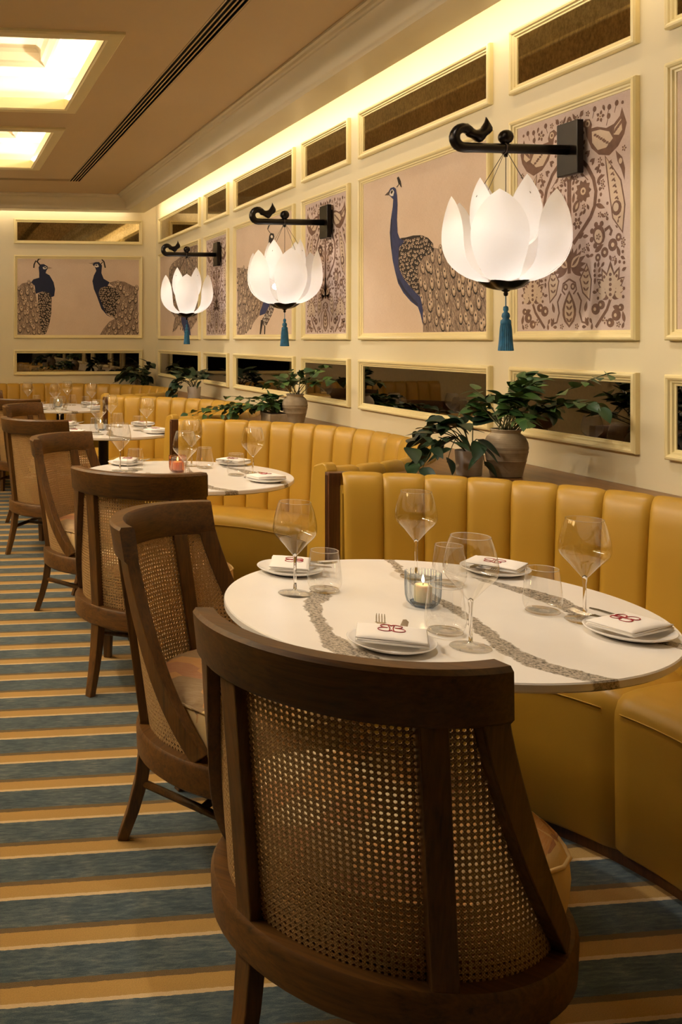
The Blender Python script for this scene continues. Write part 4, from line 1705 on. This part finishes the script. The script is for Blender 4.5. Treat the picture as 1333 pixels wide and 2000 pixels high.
def knife():
    t = thing('table_knife', 'x', 'knife', group='knives under the napkins')
    MB().box(-.006, .006, -.042, .012, .0015, .0050).build('handle', M['steel'], t, bevel=.0015)
    b = MB()
    o = [(-.006, .01), (.006, .01), (.0085, .06), (.0075, .095), (.001, .112), (-.005, .108), (-.006, .06)]
    b.v = [(x, y, .0025) for x, y in o] + [(x, y, .0042) for x, y in o]
    n = len(o)
    b.f = [tuple(reversed(range(n))), tuple(range(n, 2 * n))] + [(i, (i + 1) % n, (i + 1) % n + n, i + n) for i in range(n)]
    b.mi = [0] * len(b.f)
    b.build('blade', M['steel'], t)
    return t


def votive(gm):
    t = thing('candle_votive', 'x', 'candle holder', group='ribbed candle glasses')
    rows = []
    n = 108
    for r, z in ((.002, .006), (.026, .006), (.028, .010), (.0275, .005), (.018, .0005), (.026, .001), (.034, .010), (.0375, .024), (.0385, .045), (.0385, .078)):
        k = 1.0 if r > .033 else 0
        rows.append([((r + k * .0019 * cos(18 * 2 * pi * j / n)) * cos(2 * pi * j / n), (r + k * .0019 * cos(18 * 2 * pi * j / n)) * sin(2 * pi * j / n), z) for j in range(n)])
    MB().grid(rows, cv=True).build('ribbed_glass', gm, t, True)
    c = MB().lathe([(.001, .0105), (.019, .0105), (.0195, .012), (.0195, .046), (.017, .049), (.010, .0475), (.001, .047)], 24).build('candle', M['wax'], t, True)
    MB().tube([(0, 0, .047), (.0008, 0, .054)], .0009, 5).build('wick', M['black'], c)
    MB().lathe([(.0004, .053), (.0024, .055), (.0032, .058), (.0026, .063), (.0012, .068), (.0003, .071)], 10).build('flame', M['flame'], c, True)
    return t


def relabel(o, label):
    o['label'] = label
    return o


protos = dict(wine=wine(), tumbler=tumbler(), plate=plate(), napkin=napkin(), fork=fork(), knife=knife())
used = set()


def place(kind, loc, rz, label):
    p = protos[kind]
    if kind not in used:
        used.add(kind)
        p.location = loc
        p.rotation_euler = (0, 0, rz)
        return relabel(p, label)
    return dup(p, loc, rz, label)


TNAME = ['nearest table', 'second table', 'third table', 'farthest table']
rnd = random.Random(11)
for ti, y in enumerate(TY):
    for nm, (pp, wp, up, dd) in SET.items():
        ang = atan2(-pp[1], -pp[0]) - pi / 2      # local +y looks to the table centre
        if nm == 'near aisle-side':
            ang += .30
        if nm == 'near booth-side':
            ang -= .55
        if nm == 'far aisle-side':
            ang += .63
        wn = 'at the %s setting of the %s' % (nm, TNAME[ti])
        j = (lambda s: rnd.uniform(-s, s)) if ti else (lambda s: 0.0)
        px, py = TX + pp[0] + j(.012), y + pp[1] + j(.012)
        place('plate', (px, py, TT), rnd.uniform(0, 6), 'white side plate ' + wn)
        a2 = ang + j(.12)
        place('napkin', (px, py, TT + .0165), a2, 'folded white napkin with red monogram ' + wn)
        c, s = cos(a2), sin(a2)
        off = lambda x, yy: (px + x * c - yy * s, py + x * s + yy * c)
        place('fork', (*off(-.020, .006), TT + .0165 + .0060), a2, 'steel fork tucked under the napkin ' + wn)
        place('knife', (*off(.016, -.006), TT + .0165 + .0060), a2 - .12, 'steel knife tucked under the napkin ' + wn)
        place('wine', (TX + wp[0] + j(.006), y + wp[1] + j(.006), TT), 0, 'empty wine glass ' + wn)
        place('tumbler', (TX + up[0] + j(.006), y + up[1] + j(.006), TT), 0, 'empty stemless water glass ' + wn)
VG = [M['glass_blue'], M['glass_amber'], M['glass_blue'], M['glass_blue']]
VL = ['ribbed pale blue glass votive with lit candle on the nearest table', 'ribbed amber glass votive with lit candle on the second table',
      'ribbed pale blue glass votive with lit candle on the third table', 'ribbed pale blue glass votive with lit candle on the farthest table']
for ti, y in enumerate(TY):
    v = votive(VG[ti])
    v['label'] = VL[ti]
    v.location = (TX - .02, y + (.018, .07, .0, .0)[ti], TT)


# ------------------------------------------------------------------ plants on the ledge
def leaf_mesh(name, m, w, heart=True, L=1.0):
    rows = []
    n = 8
    for q in range(n + 1):
        u = q / n
        if heart:
            hw = w * (sin(pi * min(1, u ** .62)) ** .85) if u < 1 else 0
        else:
            hw = w * sin(pi * u ** .8)
        x = u * L - (.10 * L if heart and 0 else 0)
        dr = -.18 * u * u
        rows.append([(x - (.06 if heart else 0) * (1 - u) * .6, -hw, dr + hw * .22), (x, -hw * .5, dr + hw * .10), (x, 0, dr), (x, hw * .5, dr + hw * .10), (x - (.06 if heart else 0) * (1 - u) * .6, hw, dr + hw * .22)])
    return MB().grid(rows).mesh(name, m, True)


LEAF_P = [leaf_mesh('pothos_leaf_a', M['leaf_dark'], .31), leaf_mesh('pothos_leaf_b', M['leaf_dark'], .27)]
LEAF_I = [leaf_mesh('ivy_leaf_a', M['leaf_mid'], .30, False), leaf_mesh('ivy_leaf_b', M['leaf_mid'], .36)]
LEAF_S = [leaf_mesh('spear_leaf', M['leaf_dark'], .15, False)]


def add_leaf(t, p, d, size, meshes, r, roll=.6):
    d = Vector(d).normalized()
    up = Vector((r.uniform(-roll, roll), r.uniform(-roll, roll), 1)).normalized()
    yv = up.cross(d)
    if yv.length < .1:
        yv = Vector((1, 0, 0)).cross(d)
    yv.normalize()
    zv = d.cross(yv)
    o = put('leaf', r.choice(meshes), t)
    o.matrix_local = Matrix.Translation(p) @ Matrix((d, yv, zv)).transposed().to_4x4() @ Matrix.Diagonal((size, size, size, 1))


def clampw(p, t):
    p = Vector(p)
    p.x = min(p.x, WALL - .03 - t.location.x)
    p.y = min(p.y, BACK - .04 - t.location.y)
    return p


def vine(t, base, tgt, lift, nl, size, meshes, r, rad=.0022, start=.3, spread=1.0):
    base, tgt = Vector(base), clampw(tgt, t)
    mid = (base + tgt) / 2 + Vector((0, 0, lift))
    pts = [base * (1 - u) ** 2 + mid * 2 * u * (1 - u) + tgt * u * u for u in [q / 10 for q in range(11)]]
    MB().tube(pts, [rad * (1 - .5 * q / 10) for q in range(11)], 5).build('stem', M['stem'], t, True)
    for q in range(nl):
        u = start + (1 - start) * (q + .6) / nl
        i = min(9, int(u * 10))
        p = pts[i].lerp(pts[i + 1], u * 10 - i)
        d = (pts[i + 1] - pts[i]).normalized()
        s = 1 if q % 2 else -1
        side = d.cross(Vector((0, 0, 1)))
        if side.length < .1:
            side = Vector((r.uniform(-1, 1), r.uniform(-1, 1), 0))
        side.normalize()
        dv = d * .55 + side * s * r.uniform(.5, 1.0) * spread + Vector((r.uniform(-.3, .3), r.uniform(-.3, .3), r.uniform(-.45, .35)))
        sz = size * r.uniform(.75, 1.2)
        if p.y + t.location.y + sz * max(0, dv.normalized().y) > BACK - .03:
            dv.y = -abs(dv.y) * .3
        if p.x + t.location.x + sz * max(0, dv.normalized().x) > WALL - .03:
            dv.x = -abs(dv.x) * .3
        add_leaf(t, p, dv, sz, meshes, r)


def pot(t, r, h, m):
    sharp(MB().lathe([(r * .86, 0), (r * .90, .003), (r, h * .96), (r, h), (r * .9, h), (r * .88, h * .8), (.001, h * .8)], 32).build('pot', m, t, True), 40)
    MB().lathe([(.001, h * .84), (r * .87, h * .83)], 20).build('soil', M['soil'], t, True)


def vase(t, s=1.0):
    pr = [(.045, 0), (.052, .002), (.058, .03), (.0640, .055), (.0655, .057), (.0645, .060), (.070, .085), (.0715, .088), (.0705, .091), (.0715, .10), (.0725, .102), (.0715, .105), (.070, .12), (.062, .138), (.050, .149), (.046, .153),
          (.0475, .158), (.052, .164), (.050, .166), (.042, .160), (.040, .15)]
    sharp(MB().lathe([(r * s, z * s) for r, z in pr], 40).build('vase', M['stone'], t, True), 50)


r = random.Random(5)
# nearest: stoneware vase with leafy branches
t = thing('vase_plant', 'stoneware vase with tall leafy branches beside the white pot, nearest ledge', 'plant', (2.005, 3.10, LT), 0, 'plants on the ledges')
vase(t)
for q in range(28):
    a = r.uniform(-1, 1)
    tg = (r.uniform(-.08, .17), a * .21 - .01, r.uniform(.24, .40) - .06 * abs(a))
    vine(t, (r.uniform(-.025, .025), r.uniform(-.025, .025), .15), tg, r.uniform(.02, .07), 8, .056, LEAF_I, r, .0022, .45)
vine(t, (.01, 0, .15), (.18, -.28, .37), .06, 12, .052, LEAF_I, r, .0026, .35)
vine(t, (.01, -.01, .15), (.16, -.27, .26), .10, 12, .056, LEAF_I, r, .0024, .35)
# nearest: white pot pothos
t = thing('potted_pothos', 'white pot of dark trailing pothos leaning over the nearest banquette back', 'plant', (1.890, 3.14, LT), 0, 'plants on the ledges')
pot(t, .047, .088, M['pot_white'])
for tg, nl, li in (((-.20, .03, .03), 5, .14), ((-.24, -.02, .09), 5, .14), ((-.14, -.10, .06), 5, .16), ((-.10, .12, .12), 4, .12), ((-.02, -.13, .05), 5, .14), ((-.05, -.03, .19), 4, .05),
                   ((.04, .04, .19), 4, .05), ((-.12, .0, .17), 4, .08), ((-.08, .06, .20), 4, .06), ((-.22, -.07, .02), 5, .18), ((.02, .12, .16), 4, .09), ((-.17, .08, .12), 5, .12)):
    vine(t, (r.uniform(-.02, .02), r.uniform(-.02, .02), .075), tg, li, nl, .082, LEAF_P, r, .0024, .45)
# middle ledge
t = thing('vase_plant', 'stoneware vase with ivy branches beside a stone trough, middle ledge', 'plant', (2.075, 5.22, LT), 0, 'plants on the ledges')
vase(t, 1.0)
for tg, nl, li in (((.10, -.22, .34), 10, .05), ((.12, -.28, .25), 9, .08), ((-.02, .0, .30), 9, .04), ((-.05, .15, .26), 10, .06), ((.02, -.08, .30), 9, .05), ((-.10, -.05, .22), 9, .08), ((.08, .12, .24), 9, .08), ((-.10, .22, .20), 9, .10), ((.06, -.16, .22), 9, .1)):
    vine(t, (r.uniform(-.02, .02), r.uniform(-.02, .02), .15), tg, li, nl, .060, LEAF_I, r, .0024, .3)
t = thing('trough_plant', 'low stone trough of dense trailing green foliage on the middle ledge', 'plant', (1.975, 5.27, LT), 0, 'plants on the ledges')
tb = MB().box(-.06, .06, -.075, .075, 0, .052).build('trough', M['stone'], t, bevel=.006)
MB().box(-.05, .05, -.065, .065, .05, .056).build('soil', M['soil'], t)
for q in range(22):
    a = r.uniform(0, 2 * pi)
    tg = (-.05 + .13 * cos(a) - .10 * r.random(), .05 + .14 * sin(a) + .06 * r.random(), r.uniform(.03, .15))
    vine(t, (r.uniform(-.03, .03), r.uniform(-.05, .05), .052), tg, .07, 6, .055, LEAF_I, r, .0018, .3)
for q in range(7):
    tg = (-.22 - .05 * q, .05 + .03 * r.uniform(-1, 1), .032 + .01 * r.random())
    vine(t, (-.03, .02, .052), tg, .10, 7, .052, LEAF_I, r, .0018, .3)
# farthest ledge and back corner
t = thing('potted_pothos', 'white pot of broad pothos leaves on the farthest ledge', 'plant', (2.085, 7.36, LT), 0, 'plants on the ledges')
pot(t, .055, .10, M['pot_white'])
for tg, nl, li in (((-.20, .02, .05), 5, .16), ((-.15, .10, .10), 5, .14), ((-.10, -.08, .16), 4, .10), ((.08, -.12, .20), 5, .08), ((.10, .02, .22), 4, .06), ((-.05, .04, .22), 5, .05), ((-.18, -.06, .02), 5, .18), ((.03, -.10, .14), 4, .10), ((-.12, .02, .20), 5, .08)):
    vine(t, (r.uniform(-.02, .02), r.uniform(-.02, .02), .085), tg, li, nl, .105, LEAF_P, r, .0026, .4)
t = thing('potted_fern', 'white pot of drooping spear-leaved plant in the back corner', 'plant', (2.06, 9.26, LT), 0, 'plants on the ledges')
pot(t, .05, .10, M['pot_white'])
for q in range(20):
    a = 2 * pi * q / 20 + r.uniform(-.2, .2)
    rr = r.uniform(.10, .2)
    tg = (min(.15, rr * cos(a) - .05), min(.14, rr * sin(a)), r.uniform(.02, .24))
    vine(t, (0, 0, .085), tg, .10, 4, .11, LEAF_S + LEAF_P, r, .002, .35)
